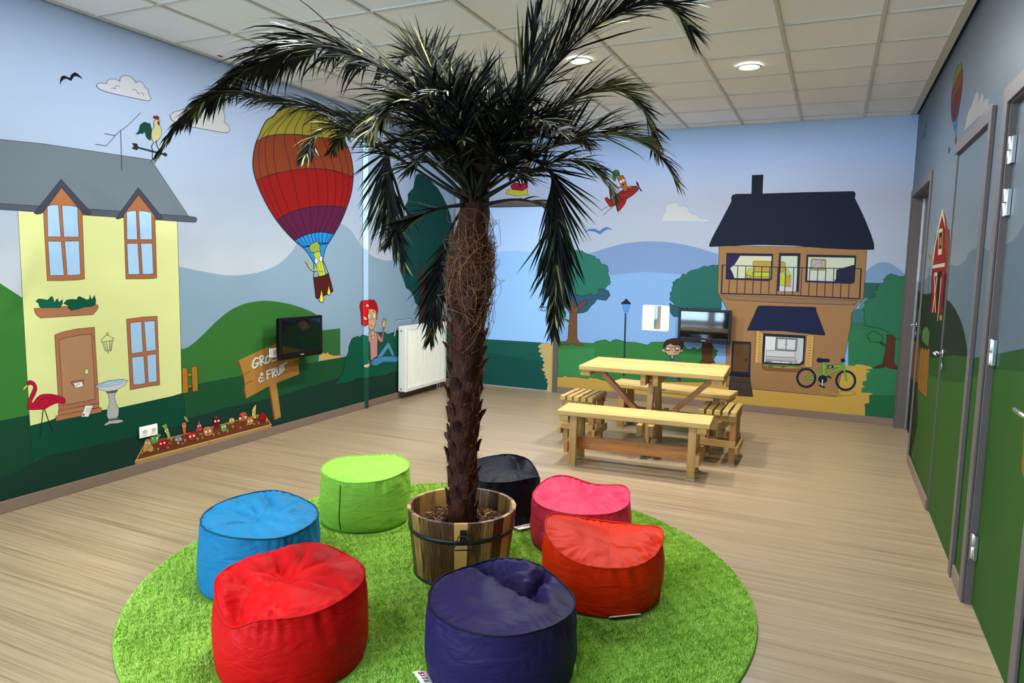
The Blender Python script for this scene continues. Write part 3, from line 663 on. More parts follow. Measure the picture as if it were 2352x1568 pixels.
# ---- right wall
MR = Mural(.5); w = MR  # print darkened to carry the dim light on this side
w.c(2050, 400, 2.6126)
w.f('6c7b84', crv('-300,600 110,650 240,600 345,545 362,545 378,549 400,545 425,525 440,510 455,475 480,452 505,442 540,437 590,462 640,450 680,420 725,395 760,350 789,290 850,150', '1400,-400 1900,-400 1900,1500 -300,1500'))
w.f('203324', crv('60,1100 100,640 150,690 175,715 205,718 235,712 265,720 330,755 370,800 410,880 435,970 448,1060 450,1130', '230,1120'))
w.f('2f5a26', '-300,900 100,1080 230,1100 310,1092 370,1085 430,1093 470,1102 530,1095 640,1075 789,1045 1400,900 1900,800 1900,3400 -300,3000')
w.f('3d6a2a', '-300,1150 190,1180 240,1215 310,1240 370,1250 420,1250 460,1235 500,1210 540,1185 620,1170 789,1185 1300,1220 1900,1240 1900,3400 -300,3000')
w.f('1c3420', '-300,1180 150,1200 150,1500 110,1700 -300,1900')
w.c(0, 0, 1)
w.f('6c7b84', [px((XR, 3.0, .5)), px((XR, 3.0, 1.85)), px((XR, 2.2, 1.9)), px((XR, 1.2, 1.7)), px((XR, 1.2, .5))])
w.f('3d6a2a', [px((XR, 3.0, 0)), px((XR, 3.0, 1.31)), px((XR, 2.2, 1.36)), px((XR, 1.2, 1.3)), px((XR, 1.2, 0))])
w.c(2050, 400, 2.6126)
# field fence and bushes near the far door
w.f('3c6340', '120,840 145,805 168,850 170,960 120,985'); w.f('547a3c', '178,1000 180,940 195,915 212,920 222,950 215,1035 200,1020')
w.f('8a5c24', '108,1010 122,990 136,1005 150,980 160,990 166,1260 108,1220'); w.f('a3742c', '168,1035 175,1050 182,1035 190,1055 198,1040 206,1058 215,1042 224,1050 205,1345 185,1320 170,1310 150,1285', 0, .8)
for x in (174, 186, 198, 210): w.s_('5c3a14', [(x+6, 1055), (x-14, 1310)], .7)
# red barn
w.f('7c3f22', '298,205 318,260 330,330 340,335 347,490 335,600 315,600 300,480', 0, .9)
w.f('8f1a1e', '298,245 312,280 316,560 303,830 226,830 240,560 258,380', 0, .9); w.f('c9bd92', '298,207 302,212 312,270 316,330 308,290 298,245 275,340 258,430 243,540 238,548 250,440 270,330')
w.f('c9bd92', '238,545 316,530 314,555 236,568', 0, .7); w.f('c9bd92', '275,330 302,322 296,480 272,488', 0, .7); w.f('2c1c14', '281,352 298,346 294,445 277,452'); w.f('b98c2c', '285,380 291,375 291,430 284,425')
w.f('151510', '272,585 296,580 280,820 262,830'); w.f('8f1a1e', '246,590 272,585 258,830 228,830', 0, .8); w.f('c9bd92', '252,590 270,588 268,610 250,612'); w.s_('c9bd92', '250,612 258,830', 1.6); w.s_('c9bd92', '268,612 240,830', 1.6)
w.f('4c1420', '312,602 326,592 337,640 318,740 300,820 296,780', 0, .7); w.s_('c9bd92', '292,620 270,880', 1.6); w.s_('8f1a1e', '300,600 284,850', 2.); w.e('b98c2c', 290, 860, 7, 18)
w.s_('5c6674', '222,560 214,720', 2.); w.e('8f8a5a', 231, 512, 5, 32); w.s_('7a3a24', '215,480 228,510', 1.6)
# balloon, cloud, birds
w.c(2150, 120, 6.53)
w.f('817830', '372,160 385,172 392,230 300,470 262,545 248,600 258,480 285,330 320,220', 0, .9); w.f('734028', '392,232 402,300 400,400 398,455 330,600 262,760 240,870 228,800 240,640 275,500 340,330', 0, .8)
w.f('5e2226', '398,455 385,600 365,740 330,800 265,960 240,1010 228,920 232,850 270,700 330,560', 0, .8); w.f('3f2c48', '365,740 335,950 300,1010 262,1060 245,1020 280,900 330,790'); w.f('33688c', '333,970 318,1090 285,1190 262,1110 285,1030'); w.f('39434c', '285,1300 312,1270 305,1420 285,1470')
w.s_(K, '372,160 320,220 285,330 258,480 230,700 226,850 240,1020 285,1190', .8); w.s_(K, '288,1190 290,1300', .8); w.s_(K, '310,1090 306,1280', .8)
w.f('a8a6a2', '415,1185 440,1120 455,1000 485,890 525,825 555,740 580,650 610,597 630,600 640,640 636,780 660,680 690,620 715,640 712,760 735,700 780,690 800,720 790,800 800,830 800,800 830,760 870,790 875,880 830,910 760,940 650,960')
w.f('3a424a', '180,1520 190,1430 205,1410 202,1460 218,1415 212,1470 195,1515')
w.c(2050, 0, 2.8013)
w.f('5f7ba4', '180,915 190,870 203,875 212,800 222,800 215,840 208,905 200,880 193,885')
w.f('a3702c', '838,2980 846,2700 1000,2600 1000,3200 870,3190'); w.c(0, 0, 1)
w.f('a3702c', '2346,1075 2350,1035 2450,1000 2450,1130 2350,1095')
# ------------------------------------------------------------------ room materials
M_FRAME = flat('frame_taupe', (112, 100, 96), .45, .3, gain=.62)
M_STEEL = flat('brushed_steel', (205, 205, 205), .28, .5, 1.)
M_DARK = flat('shadow_gap', (18, 18, 20), .8, .2)
M_WHITE = flat('white_lacquer', (238, 237, 226), .3, .5)
M_TBAR = flat('ceiling_bar', (176, 174, 166), .5, .3, gain=1.35)
M_BASE = flat('skirting_taupe', (128, 108, 92), .55, .25, gain=.85)


def glass_mat():
    m = bpy.data.materials.new('window_glass'); m.use_nodes = True; nt = m.node_tree; nt.nodes.clear(); L = nt.links.new
    o = N(nt, 'ShaderNodeOutputMaterial'); t = N(nt, 'ShaderNodeBsdfTransparent'); g = N(nt, 'ShaderNodeBsdfGlossy'); g.inputs['Roughness'].default_value = .02
    t.inputs['Color'].default_value = (.95, .97, .97, 1)
    x = N(nt, 'ShaderNodeMixShader'); x.inputs[0].default_value = .05
    L(t.outputs[0], x.inputs[1]); L(g.outputs[0], x.inputs[2]); L(x.outputs[0], o.inputs['Surface'])
    return m


M_GLASS = glass_mat()


def emis(name, col, s):
    m, nt, b = new_mat(name)
    b.inputs['Base Color'].default_value = (.8, .8, .8, 1); b.inputs['Emission Color'].default_value = (*col, 1); b.inputs['Emission Strength'].default_value = s
    return m


def floor_mat():
    m, nt, b = new_mat('striped_linoleum'); L = nt.links.new
    g = N(nt, 'ShaderNodeNewGeometry')
    def streak(sx, sy, det, dist=0.):
        mp = N(nt, 'ShaderNodeMapping'); mp.inputs['Scale'].default_value = (sx, sy, 1); L(g.outputs['Position'], mp.inputs['Vector'])
        n = N(nt, 'ShaderNodeTexNoise'); n.inputs['Scale'].default_value = 1; n.inputs['Detail'].default_value = det; n.inputs['Roughness'].default_value = .65; n.inputs['Distortion'].default_value = dist
        L(mp.outputs[0], n.inputs['Vector']); return n.outputs['Fac']
    a, c, d = streak(.7, 55, 4), streak(1.6, 190, 3), streak(.35, 14, 3)
    m1 = N(nt, 'ShaderNodeMath', operation='MULTIPLY_ADD'); L(c, m1.inputs[0]); m1.inputs[1].default_value = .55; L(a, m1.inputs[2])
    m2 = N(nt, 'ShaderNodeMath', operation='MULTIPLY_ADD'); L(d, m2.inputs[0]); m2.inputs[1].default_value = .45; L(m1.outputs[0], m2.inputs[2])
    r = ramp(nt, [(.70, lin((112, 92, 74))), (.86, lin((168, 144, 114))), (1.0, lin((196, 172, 138))), (1.16, lin((206, 186, 156)))])
    mr = N(nt, 'ShaderNodeMapRange'); mr.inputs['From Min'].default_value = .6; mr.inputs['From Max'].default_value = 1.4; L(m2.outputs[0], mr.inputs['Value'])
    for e in r.color_ramp.elements: pass
    r = ramp(nt, [(.0, lin((94, 75, 56))), (.28, lin((126, 105, 78))), (.5, lin((150, 129, 99))), (.75, lin((162, 142, 112))), (1., lin((156, 145, 126)))])
    L(mr.outputs[0], r.inputs[0]); L(r.outputs[0], b.inputs['Base Color'])
    b.inputs['Roughness'].default_value = .36; b.inputs['Specular IOR Level'].default_value = .4
    return m


def ceil_mat():
    m, nt, b = new_mat('ceiling_tile'); L = nt.links.new
    g = N(nt, 'ShaderNodeNewGeometry'); n = N(nt, 'ShaderNodeTexNoise'); n.inputs['Scale'].default_value = 260; n.inputs['Detail'].default_value = 3; L(g.outputs['Position'], n.inputs['Vector'])
    mx = N(nt, 'ShaderNodeMath', operation='MULTIPLY_ADD'); L(g.outputs['Random Per Island'], mx.inputs[0]); mx.inputs[1].default_value = .12; L(n.outputs['Fac'], mx.inputs[2])
    r = ramp(nt, [(.3, lin((232, 232, 234))), (.8, lin((246, 246, 248)))]); L(mx.outputs[0], r.inputs[0]); L(r.outputs[0], b.inputs['Base Color'])
    b.inputs['Roughness'].default_value = .9; b.inputs['Specular IOR Level'].default_value = .1
    return m


# ------------------------------------------------------------------ floor, ceiling
XA, XB = XL-.15, XR+.15
mb = MB(); mb.quad([(XA, YF-.15, 0), (XB, YF-.15, 0), (XB, YB+3.6, 0), (XA, YB+3.6, 0)])
mb.build('floor', floor_mat(), kind='structure')
GX, GY = -4.0147, 3.283
mb = MB()
xs = [XL+.012]+[GX+.6*i for i in range(8)]+[XR-.012]; ys = [YF]+[GY+.6*j for j in range(-13, 9) if YF < GY+.6*j < YB]+[YB]
for i in range(len(xs)-1):
    for j in range(len(ys)-1):
        mb.quad([(xs[i], ys[j], H+.008), (xs[i], ys[j+1], H+.008), (xs[i+1], ys[j+1], H+.008), (xs[i+1], ys[j], H+.008)], 0)
for x in xs[1:-1]: mb.box((x-.012, YF, H-.002), (x+.012, YB, H+.02), 1)
for y in ys[1:-1]: mb.box((XL+.03, y-.012, H-.0015), (XR-.04, y+.012, H+.02), 1)
mb.box((XL+.012, YF, H-.003), (XL+.038, YB, H+.02), 1); mb.box((XR-.075, YF, H-.003), (XR-.02, YB, H+.02), 1); mb.box((XL+.02, YB-.02, H-.003), (XR-.03, YB, H+.02), 1)
mb.box((XR-.02, YF, H-.001), (XR, YB, H+.02), 2); mb.box((XL, YF, H-.001), (XL+.012, YB, H+.02), 2)
mb.box((XA, YF-.15, H+.05), (XB, YB+.15, H+.1), 0)
mb.build('ceiling', [ceil_mat(), M_TBAR, M_DARK], kind='structure')

# ------------------------------------------------------------------ walls
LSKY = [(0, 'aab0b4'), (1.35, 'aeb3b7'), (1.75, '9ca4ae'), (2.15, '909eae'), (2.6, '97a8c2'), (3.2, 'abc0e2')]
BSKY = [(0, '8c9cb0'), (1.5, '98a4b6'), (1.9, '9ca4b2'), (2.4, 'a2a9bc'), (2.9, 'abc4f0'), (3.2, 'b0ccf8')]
RSKY = [(0, '575f5f'), (1.6, '5b6365'), (2.1, '545c63'), (2.5, '4b565e'), (2.9, '49535f'), (3.2, '495460')]  # sky tones lowered to paint in the weak light on this wall


def wall(name, ax, val, nrm, rects, murals, sky, solid=.12):
    mb = MB(); mats = [sky]; oa = [i for i in range(3) if i != ax]
    for lo, hi in rects:
        a, b = np.zeros(3), np.zeros(3)
        a[ax], b[ax] = sorted((val, val-nrm*solid)); a[oa[0]], a[oa[1]] = lo; b[oa[0]], b[oa[1]] = hi
        mb.box(a, b, 0)
    for mu in murals: paint(mb, mats, mu, ax, val, nrm, rects, mat_index)
    return mb.build(name, mats, kind='structure')


LB = [(-4.3, -3.15), (-3.0, -1.85), (-1.7, -.55)]           # side windows, before the photographer's left
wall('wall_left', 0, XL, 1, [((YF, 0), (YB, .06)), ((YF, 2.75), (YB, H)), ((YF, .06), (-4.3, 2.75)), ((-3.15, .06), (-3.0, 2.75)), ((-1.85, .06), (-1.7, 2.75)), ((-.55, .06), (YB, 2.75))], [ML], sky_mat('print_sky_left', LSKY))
# back wall with a doorway and a small window
D4 = (-4.30, -3.19, 2.36)                     # opening x0, x1, top
wc = [at(1477.5, 698.5, 1, YB), at(1537, 702, 1, YB), at(1534.5, 763.5, 1, YB), at(1474.5, 759, 1, YB)]
W1 = (-2.056, -1.733, .862, 1.168)
BR = [((XL-.12, 0), (D4[0], H)), ((D4[0], D4[2]), (D4[1], H)), ((D4[1], 0), (W1[0], H)), ((W1[0], 0), (W1[1], W1[2])), ((W1[0], W1[3]), (W1[1], H)), ((W1[1], 0), (XR+.12, H))]
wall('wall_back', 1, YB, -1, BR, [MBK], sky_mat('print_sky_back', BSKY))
# right wall with three doorways (y0, y1, top)
D1, D2, D3 = (6.74, 8.2, 2.37), (4.30, 5.375, 2.37), (2.95, 3.92, 2.385)
RR = [((YF, 0), (D3[0], H)), ((D3[0], D3[2]), (D3[1], H)), ((D3[1], 0), (D2[0], H)), ((D2[0], D2[2]), (D2[1], H)), ((D2[1], 0), (D1[0], H)), ((D1[0], D1[2]), (D1[1], H)), ((D1[1], 0), (YB, H))]
rsky = sky_mat('print_sky_right_dimmed', RSKY)
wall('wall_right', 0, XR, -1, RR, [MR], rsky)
# window wall behind the photographer
BAYS = [(-4.35, -3.2), (-3.1, -1.95)]
FRr = [((XL-.12, 0), (XR+.12, .06)), ((XL-.12, 2.75), (XR+.12, H))]+[((a, .06), (b, 2.75)) for a, b in ((XL-.12, -4.35), (-3.2, -3.1), (-1.95, XR+.12))]
wall('wall_front', 1, YF, 1, FRr, [], flat('plain_wall', (205, 203, 196), .7, .2))
for i, (a, b) in enumerate(BAYS):
    mb = MB()
    for lo, hi in (((a, .06), (a+.05, 2.75)), ((b-.05, .06), (b, 2.75)), ((a, .06), (b, .11)), ((a, 2.70), (b, 2.75)), ((a, 2.05), (b, 2.10))):
        mb.box((lo[0], YF-.08, lo[1]), (hi[0], YF-.02, hi[1]), 0)
    f = mb.build('window_%d' % (i+2), M_FRAME, kind='structure')
    g = MB(); g.quad([(a+.05, YF-.05, .11), (b-.05, YF-.05, .11), (b-.05, YF-.05, 2.70), (a+.05, YF-.05, 2.70)]); g.build('pane', M_GLASS, f)

for i, (a, b) in enumerate(LB):
    mb = MB()
    for lo, hi in (((a, .06), (a+.05, 2.75)), ((b-.05, .06), (b, 2.75)), ((a, .06), (b, .11)), ((a, 2.70), (b, 2.75)), ((a, 2.05), (b, 2.10))):
        mb.box((XL-.08, lo[0], lo[1]), (XL-.02, hi[0], hi[1]), 0)
    f = mb.build('window_%d' % (i+4), M_FRAME, kind='structure')
    g = MB(); g.quad([(XL-.05, a+.05, .11), (XL-.05, b-.05, .11), (XL-.05, b-.05, 2.70), (XL-.05, a+.05, 2.70)]); g.build('pane', M_GLASS, f)

# ------------------------------------------------------------------ skirting
def skirting(name, runs, ax, val, nrm):
    mb = MB()
    for a, b in runs:
        lo, hi = np.zeros(3), np.zeros(3); o = 1-ax
        lo[ax], hi[ax] = sorted((val+nrm*.0006, val+nrm*.014)); lo[o], hi[o] = a, b; hi[2] = .078
        mb.box(lo, hi, 0)
    return mb.build(name, M_BASE, bevel=.003, kind='structure')


skirting('baseboard_left', [(YF, YB)], 0, XL, 1)
skirting('baseboard_back', [(XL+.014, D4[0]-.07), (D4[1]+.07, XR)], 1, YB, -1)
skirting('baseboard_right', [(YF, D3[0]-.08), (D3[1]+.08, D2[0]-.08), (D2[1]+.03, D1[0]-.07)], 0, XR, -1)
# printed corner strip down the left wall, window light painted into its paler print
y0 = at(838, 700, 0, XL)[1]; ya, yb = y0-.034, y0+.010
mb = MB(); mats = [sky_mat('print_sky_strip_daylit', [(0, 'b4e4fa'), (3.2, 'b4e4fa')])]; z1 = H-.004; ML.k = 1.5  # sky and mural brightened here in place of daylight on the strip
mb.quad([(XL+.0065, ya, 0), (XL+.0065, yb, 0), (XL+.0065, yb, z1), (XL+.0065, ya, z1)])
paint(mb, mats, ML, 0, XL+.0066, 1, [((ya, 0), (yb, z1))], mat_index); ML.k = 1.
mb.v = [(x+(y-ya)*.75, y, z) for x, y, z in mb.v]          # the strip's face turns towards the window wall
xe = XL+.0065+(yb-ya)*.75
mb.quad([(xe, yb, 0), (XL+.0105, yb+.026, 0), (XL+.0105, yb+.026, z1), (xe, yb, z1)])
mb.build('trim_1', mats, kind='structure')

# ------------------------------------------------------------------ doors
def lever(name, parent, p, out, along, mat=M_STEEL):
    """a lever handle at p; out points into the room, along the lever"""
    p, out, along = np.array(p, float), np.array(out, float), np.array(along, float)
    mb = MB(); mb.tube([p+out*.001, p+out*.009], .026, 20); mb.tube([p, p+out*.05], .010, 12)
    mb.tube([p+out*.05, p+out*.056+along*.02, p+out*.056+along*.125], .0095, 12)
    q = p-np.array([0, 0, .085]); mb.tube([q+out*.001, q+out*.008], .024, 20)
    return mb.build(name, mat, parent)


def door(name, ax, val, nrm, lo, hi, top, recess, face, proud, murals, sky, far_face=None, far_proud=None, leafgap=.008):
    """door leaf with its mural print, frame all round as a child"""
    oa = 1-ax; mats = [sky]; lp = val-nrm*recess; ff = face if far_face is None else far_face

    def bx(m_, a0, a1, z0, z1, d0, d1, mi=0):
        A, B = np.zeros(3), np.zeros(3); A[oa], B[oa] = a0, a1; A[2], B[2] = z0, z1; A[ax], B[ax] = sorted((val+nrm*d0, val+nrm*d1)); m_.box(A, B, mi)
    mb = MB(); bx(mb, lo+leafgap, hi-leafgap, .008, top-leafgap, -recess-.04, -recess)
    for mu in murals: paint(mb, mats, mu, ax, lp, nrm, [((lo+leafgap, .008), (hi-leafgap, top-leafgap))], mat_index)
    leaf = mb.build(name, mats, kind='structure')
    fr = MB(); dd = -max(.10, recess+.03)
    bx(fr, lo-face, lo, 0, top+face-.0006, .0012, proud); bx(fr, hi, hi+ff, 0, top+face-.0006, .0012, far_proud or proud); bx(fr, lo-face-.0008, hi+ff+.0008, top, top+face, .0010, proud+.0006)
    bx(fr, lo-.02, lo+.006, 0, top, dd, .0006); bx(fr, hi-.006, hi+.02, 0, top, dd, .0006); bx(fr, lo, hi, top-.006, top+.02, dd, .0006)
    fr.build('door_frame', M_FRAME, leaf, bevel=.003)
    return leaf


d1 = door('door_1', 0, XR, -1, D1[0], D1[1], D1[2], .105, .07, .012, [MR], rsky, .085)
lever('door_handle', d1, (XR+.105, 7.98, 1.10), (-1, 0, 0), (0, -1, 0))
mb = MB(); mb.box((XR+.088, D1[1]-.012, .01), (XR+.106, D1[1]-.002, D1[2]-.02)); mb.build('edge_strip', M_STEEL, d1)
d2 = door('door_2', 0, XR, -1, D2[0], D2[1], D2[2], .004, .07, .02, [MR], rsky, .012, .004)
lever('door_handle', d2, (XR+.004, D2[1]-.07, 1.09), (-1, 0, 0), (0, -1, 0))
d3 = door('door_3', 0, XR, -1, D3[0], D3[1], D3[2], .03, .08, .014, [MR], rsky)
lever('door_handle', d3, (XR+.03, D3[0]+.09, 1.10), (-1, 0, 0), (0, 1, 0))
for z in (2.17, 1.935, 1.245, .30):
    mb = MB(); x = XR+.012
    for a, b in ((-.062, -.002), (.002, .062)): mb.tube([(x, 3.905, z+a), (x, 3.905, z+b)], .0105, 14)
    mb.box((x+.0, 3.865, z-.06), (x+.016, 3.905, z+.06)); mb.build('hinge', M_STEEL, d3, bevel=.001)
d4 = door('door_4', 1, YB, -1, D4[0], D4[1], D4[2], .02, .065, .014, [MDB], sky_mat('print_sky_door', [(0, 'adcbf4'), (1.5, 'adcbf4'), (2.4, 'adcbf4')], .3))  # door sky painted lighter and bluer to stand for window light
lever('door_handle', d4, (D4[1]-.06, YB+.02, 1.085), (0, -1, 0), (-1, 0, 0))

# small window in the back wall and the daylit room it looks into
mb = MB(); x0, x1, z0, z1 = W1
for lo, hi in (((x0, z0), (x0+.008, z1)), ((x1-.008, z0), (x1, z1)), ((x0, z0), (x1, z0+.008)), ((x0, z1-.008), (x1, z1))): mb.box((lo[0], YB-.002, lo[1]), (hi[0], YB+.12, hi[1]))
w1 = mb.build('window_1', flat('reveal_white', (225, 228, 226), .5), kind='structure')
g = MB(); g.quad([(x0+.008, YB+.06, z0+.008), (x1-.008, YB+.06, z0+.008), (x1-.008, YB+.06, z1-.008), (x0+.008, YB+.06, z1-.008)]); g.build('pane', M_GLASS, w1)
M_BR = flat('bright_white', (246, 248, 246), .6)
mb = MB(); mb.box((XL-.1, YB+3.4, 0), (XR, YB+3.5, H)); mb.box((XL-.2, YB+.13, 0), (XL-.1, YB+3.5, H)); mb.box((XR, YB+.13, 0), (XR+.1, YB+3.5, H)); mb.box((XL-.2, YB+.13, H), (XR+.1, YB+3.5, H+.1)); mb.box((XL, YB+.13, .002), (XR, YB+3.4, .006))
q = at(1505.5, 730, 1, YB+1.9)
mb.build('wall_beyond', M_BR, kind='structure')
mb = MB(); xx = at(1506, 730, 1, YB+3.35)[0]
mb.box((xx-.02, YB+3.33, 0), (xx+.012, YB+3.4, 2.3), 0); mb.box((xx+.012, YB+3.3, .25), (xx+.075, YB+3.4, 2.3), 1); mb.box((xx+.0, YB+3.28, .22), (xx+.09, YB+3.31, .36), 2)
mb.build('door_5', [flat('teal_edge', (16, 84, 56), .6), flat('tan_post', (92, 80, 66), .7), M_DARK], kind='structure')
# ------------------------------------------------------------------ pine picnic set
PINE = wood('pine', (172, 118, 56), (236, 198, 112), gain=.63); LARCH = wood('larch_brown', (118, 66, 28), (198, 132, 68), rings=2.2, gain=.9)
PINE2 = wood('pine_post', (152, 98, 46), (222, 176, 98), gain=.63); FOOT = flat('foot_pad', (170, 160, 140), .6)


def plank_top(mb, lx, ly, n, z0, z1, gap=.006, along='x'):
    if along == 'x':
        b = (ly-gap*(n-1))/n
        for i in range(n):
            y = -ly/2+b/2+i*(b+gap); mb.beam((-lx/2, y, (z0+z1)/2), (lx/2, y, (z0+z1)/2), b, z1-z0)
    else:
        b = (lx-gap*(n-1))/n
        for i in range(n):
            x = -lx/2+b/2+i*(b+gap); mb.beam((x, -ly/2, (z0+z1)/2), (x, ly/2, (z0+z1)/2), b, z1-z0)


def one(name, mat, parent, p0, p1, w, h, up=(0, 0, 1), bev=.003):
    mb = MB(); mb.beam(p0, p1, w, h, up); return mb.build(name, mat, parent, bevel=bev)


def make_table(loc, rz):
    t = empty('picnic_table', loc, 'pine picnic table with planked top on a splayed centre frame, between the two benches', 'table', None, rz)
    L, Wd, Z = 1.225, .665, .75
    mb = MB(); plank_top(mb, L, Wd, 5, Z-.045, Z, .011); mb.build('tabletop', PINE, t, bevel=.008)
    for s in (-1, 1): one('batten', PINE2, t, (s*(L/2-.055), -Wd/2+.02, Z-.068), (s*(L/2-.055), Wd/2-.02, Z-.068), .09, .045)
    for x in (-.052, .052): one('top_beam', PINE2, t, (x, -.30, Z-.0925), (x, .30, Z-.0925), .045, .095)
    for s in (-1, 1):   # splayed legs between the paired beams
        one('leg', PINE2, t, (0, s*.335, .012), (0, s*.12, Z-.046), .05, .085, (0, 1, 0))
    for x in (-.0485, .0485): one('lower_beam', PINE2, t, (x, -.43, .245), (x, .43, .245), .045, .095)
    for s in (-1, 1):
        one('brace', LARCH, t, (s*.075, 0, .255), (s*(L/2-.105), 0, Z-.072), .07, .045, (0, 0, 1))
        mb = MB(); mb.box((-.028, s*.335-.046, .0), (.028, s*.335+.046, .013)); mb.build('foot_pad', FOOT, t)
    return t


def make_bench(loc, rz, label):
    t = empty('bench', loc, label, 'bench', 'pine benches at the picnic table', rz)
    L, Wd, Z = 1.2, .33, .455
    mb = MB(); plank_top(mb, L, Wd, 4, Z-.045, Z, .010); mb.build('seat', PINE, t, bevel=.008)
    for s in (-1, 1):
        xl = s*(L/2-.13)
        one('batten', PINE2, t, (s*(L/2-.06), -Wd/2, Z-.066), (s*(L/2-.06), Wd/2, Z-.066), .07, .042)
        for q in (-1, 1):
            one('leg', PINE2, t, (xl, q*(Wd/2-.035), .012), (xl, q*(Wd/2-.055), Z-.046), .062, .05, (0, 1, 0))
            mb = MB(); y = q*(Wd/2-.035); mb.box((xl-.033, y-.027, 0), (xl+.033, y+.027, .013)); mb.build('foot_pad', FOOT, t)
        one('end_rail', LARCH if s < 0 else PINE2, t, (xl+s*.0475, -Wd/2-.005, .155), (xl+s*.0475, Wd/2+.005, .155), .032, .09)
    one('stretcher', LARCH, t, (-L/2+.15, 0, .165), (L/2-.15, 0, .165), .036, .10)
    return t


def make_stool(loc, rz, label, dark=()):
    t = empty('stool', loc, label, 'stool', 'slatted pine stools at the picnic table', rz)
    Wx, Ly, Z = .303, .43, .455
    mb = MB(); n = 5; b, g = .047, (Wx-5*.047)/4
    for i in range(n):
        x = -Wx/2+b/2+i*(b+g); mb.beam((x, -Ly/2, Z-.02), (x, Ly/2, Z-.02), b, .04)
    mb.build('seat', PINE, t, bevel=.003)
    for y in (-1, 1): one('batten', PINE2, t, (-Wx/2, y*(Ly/2-.05), Z-.0655), (Wx/2, y*(Ly/2-.05), Z-.0655), .035, .048)
    for sx in (-1, 1):
        for sy in (-1, 1):
            x, y = sx*(Wx/2-.03), sy*(Ly/2-.05-.046)
            one('leg', LARCH if (sx > 0) == (sy < 0) else PINE2, t, (x, y, .012), (x, y, Z-.042), .05, .055, (0, 1, 0))
            mb = MB(); mb.box((x-.026, y-.029, 0), (x+.026, y+.029, .013)); mb.build('foot_pad', FOOT, t)
        one('side_rail', PINE2, t, (sx*(Wx/2+.009), -Ly/2+.02, .13), (sx*(Wx/2+.009), Ly/2-.02, .13), .026, .06)
    for y in (-1, 1): one('end_rail', PINE2, t, (-Wx/2+.0, y*(Ly/2-.05), .175), (Wx/2, y*(Ly/2-.05), .175), .034, .055)
    return t


make_table((-1.38, 6.13, 0), .055)
make_bench((-1.374, 5.425, 0), .068, 'pine bench in front of the picnic table, knotty brown stretcher facing the pink pouf')
make_bench((-1.37, 6.835, 0), -.11, 'pine bench behind the picnic table, along the wall painted with the hedge')
make_stool((-2.008, 6.04, 0), .0, 'slatted pine stool under the table end nearer the radiator')
make_stool((-.793, 6.055, 0), .0, 'slatted pine stool under the table end nearer the painted bicycle')

# ------------------------------------------------------------------ rug
RC, RR_ = np.array([-1.714, 3.037]), 1.51


def rug_mat():
    m, nt, b = new_mat('green_pile'); L = nt.links.new
    g = N(nt, 'ShaderNodeNewGeometry'); n = N(nt, 'ShaderNodeTexNoise'); n.inputs['Scale'].default_value = 5; n.inputs['Detail'].default_value = 4; L(g.outputs['Position'], n.inputs['Vector'])
    mx = N(nt, 'ShaderNodeMath', operation='MULTIPLY_ADD'); L(g.outputs['Random Per Island'], mx.inputs[0]); mx.inputs[1].default_value = .7; L(n.outputs['Fac'], mx.inputs[2])
    r = ramp(nt, [(.3, lin((126, 168, 58))), (.75, lin((162, 200, 82))), (1.2, lin((192, 222, 108)))]); L(mx.outputs[0], r.inputs[0]); L(r.outputs[0], b.inputs['Base Color'])
    b.inputs['Roughness'].default_value = .9; b.inputs['Specular IOR Level'].default_value = .1
    return m


POUFS = []   # filled below; the pile leaves room for what stands on the rug
TUB = (-1.689, 3.126)
# ------------------------------------------------------------------ bean-bag poufs
def fabric(name, rgb, rough=.52, spec=.1, gain=1.):
    m, nt, b = new_mat(name); L = nt.links.new
    c = [min(.9, v*gain*.8) for v in lin(rgb)]
    b.inputs['Base Color'].default_value = (*c, 1); b.inputs['Roughness'].default_value = rough; b.inputs['Specular IOR Level'].default_value = spec
    g = N(nt, 'ShaderNodeNewGeometry')
    mp = N(nt, 'ShaderNodeMapping'); mp.inputs['Scale'].default_value = (7, 7, 16); L(g.outputs['Position'], mp.inputs['Vector'])
    n = N(nt, 'ShaderNodeTexNoise'); n.inputs['Scale'].default_value = 1.; n.inputs['Detail'].default_value = 2.5; n.inputs['Distortion'].default_value = 1.2; L(mp.outputs[0], n.inputs['Vector'])
    bp = N(nt, 'ShaderNodeBump'); bp.inputs['Strength'].default_value = .48; bp.inputs['Distance'].default_value = .02; L(n.outputs['Fac'], bp.inputs['Height'])
    dn = N(nt, 'ShaderNodeTexNoise'); dn.inputs['Scale'].default_value = 6; L(g.outputs['Position'], dn.inputs['Vector'])
    ma = N(nt, 'ShaderNodeVectorMath', operation='MULTIPLY_ADD'); L(dn.outputs['Color'], ma.inputs[0]); ma.inputs[1].default_value = (.12, .12, .12); L(g.outputs['Position'], ma.inputs[2])
    v = N(nt, 'ShaderNodeTexVoronoi', feature='DISTANCE_TO_EDGE'); v.inputs['Scale'].default_value = 10; L(ma.outputs[0], v.inputs['Vector'])
    b2 = N(nt, 'ShaderNodeBump'); b2.inputs['Strength'].default_value = .26; b2.inputs['Distance'].default_value = .012; L(v.outputs['Distance'], b2.inputs['Height']); L(bp.outputs[0], b2.inputs['Normal']); L(b2.outputs[0], b.inputs['Normal'])
    return m


def smooth_noise(seed, n=6, f0=1, f1=9):
    r = np.random.default_rng(seed); A = [(r.normal()/(f**.8), f, r.uniform(0, 2*PI), r.uniform(-3, 3)) for f in range(f0, f1)]
    return lambda th, u: sum(a*np.sin(f*th+p+k*u) for a, f, p, k in A)


def folds(seed, n, zone):
    """short creases radiating from the seam: (angle, length, depth, width)"""
    r = np.random.default_rng(seed)
    return [(r.uniform(0, 2*PI), r.uniform(.03, .11), r.uniform(.3, 1.), r.uniform(.02, .05)) for _ in range(n)]


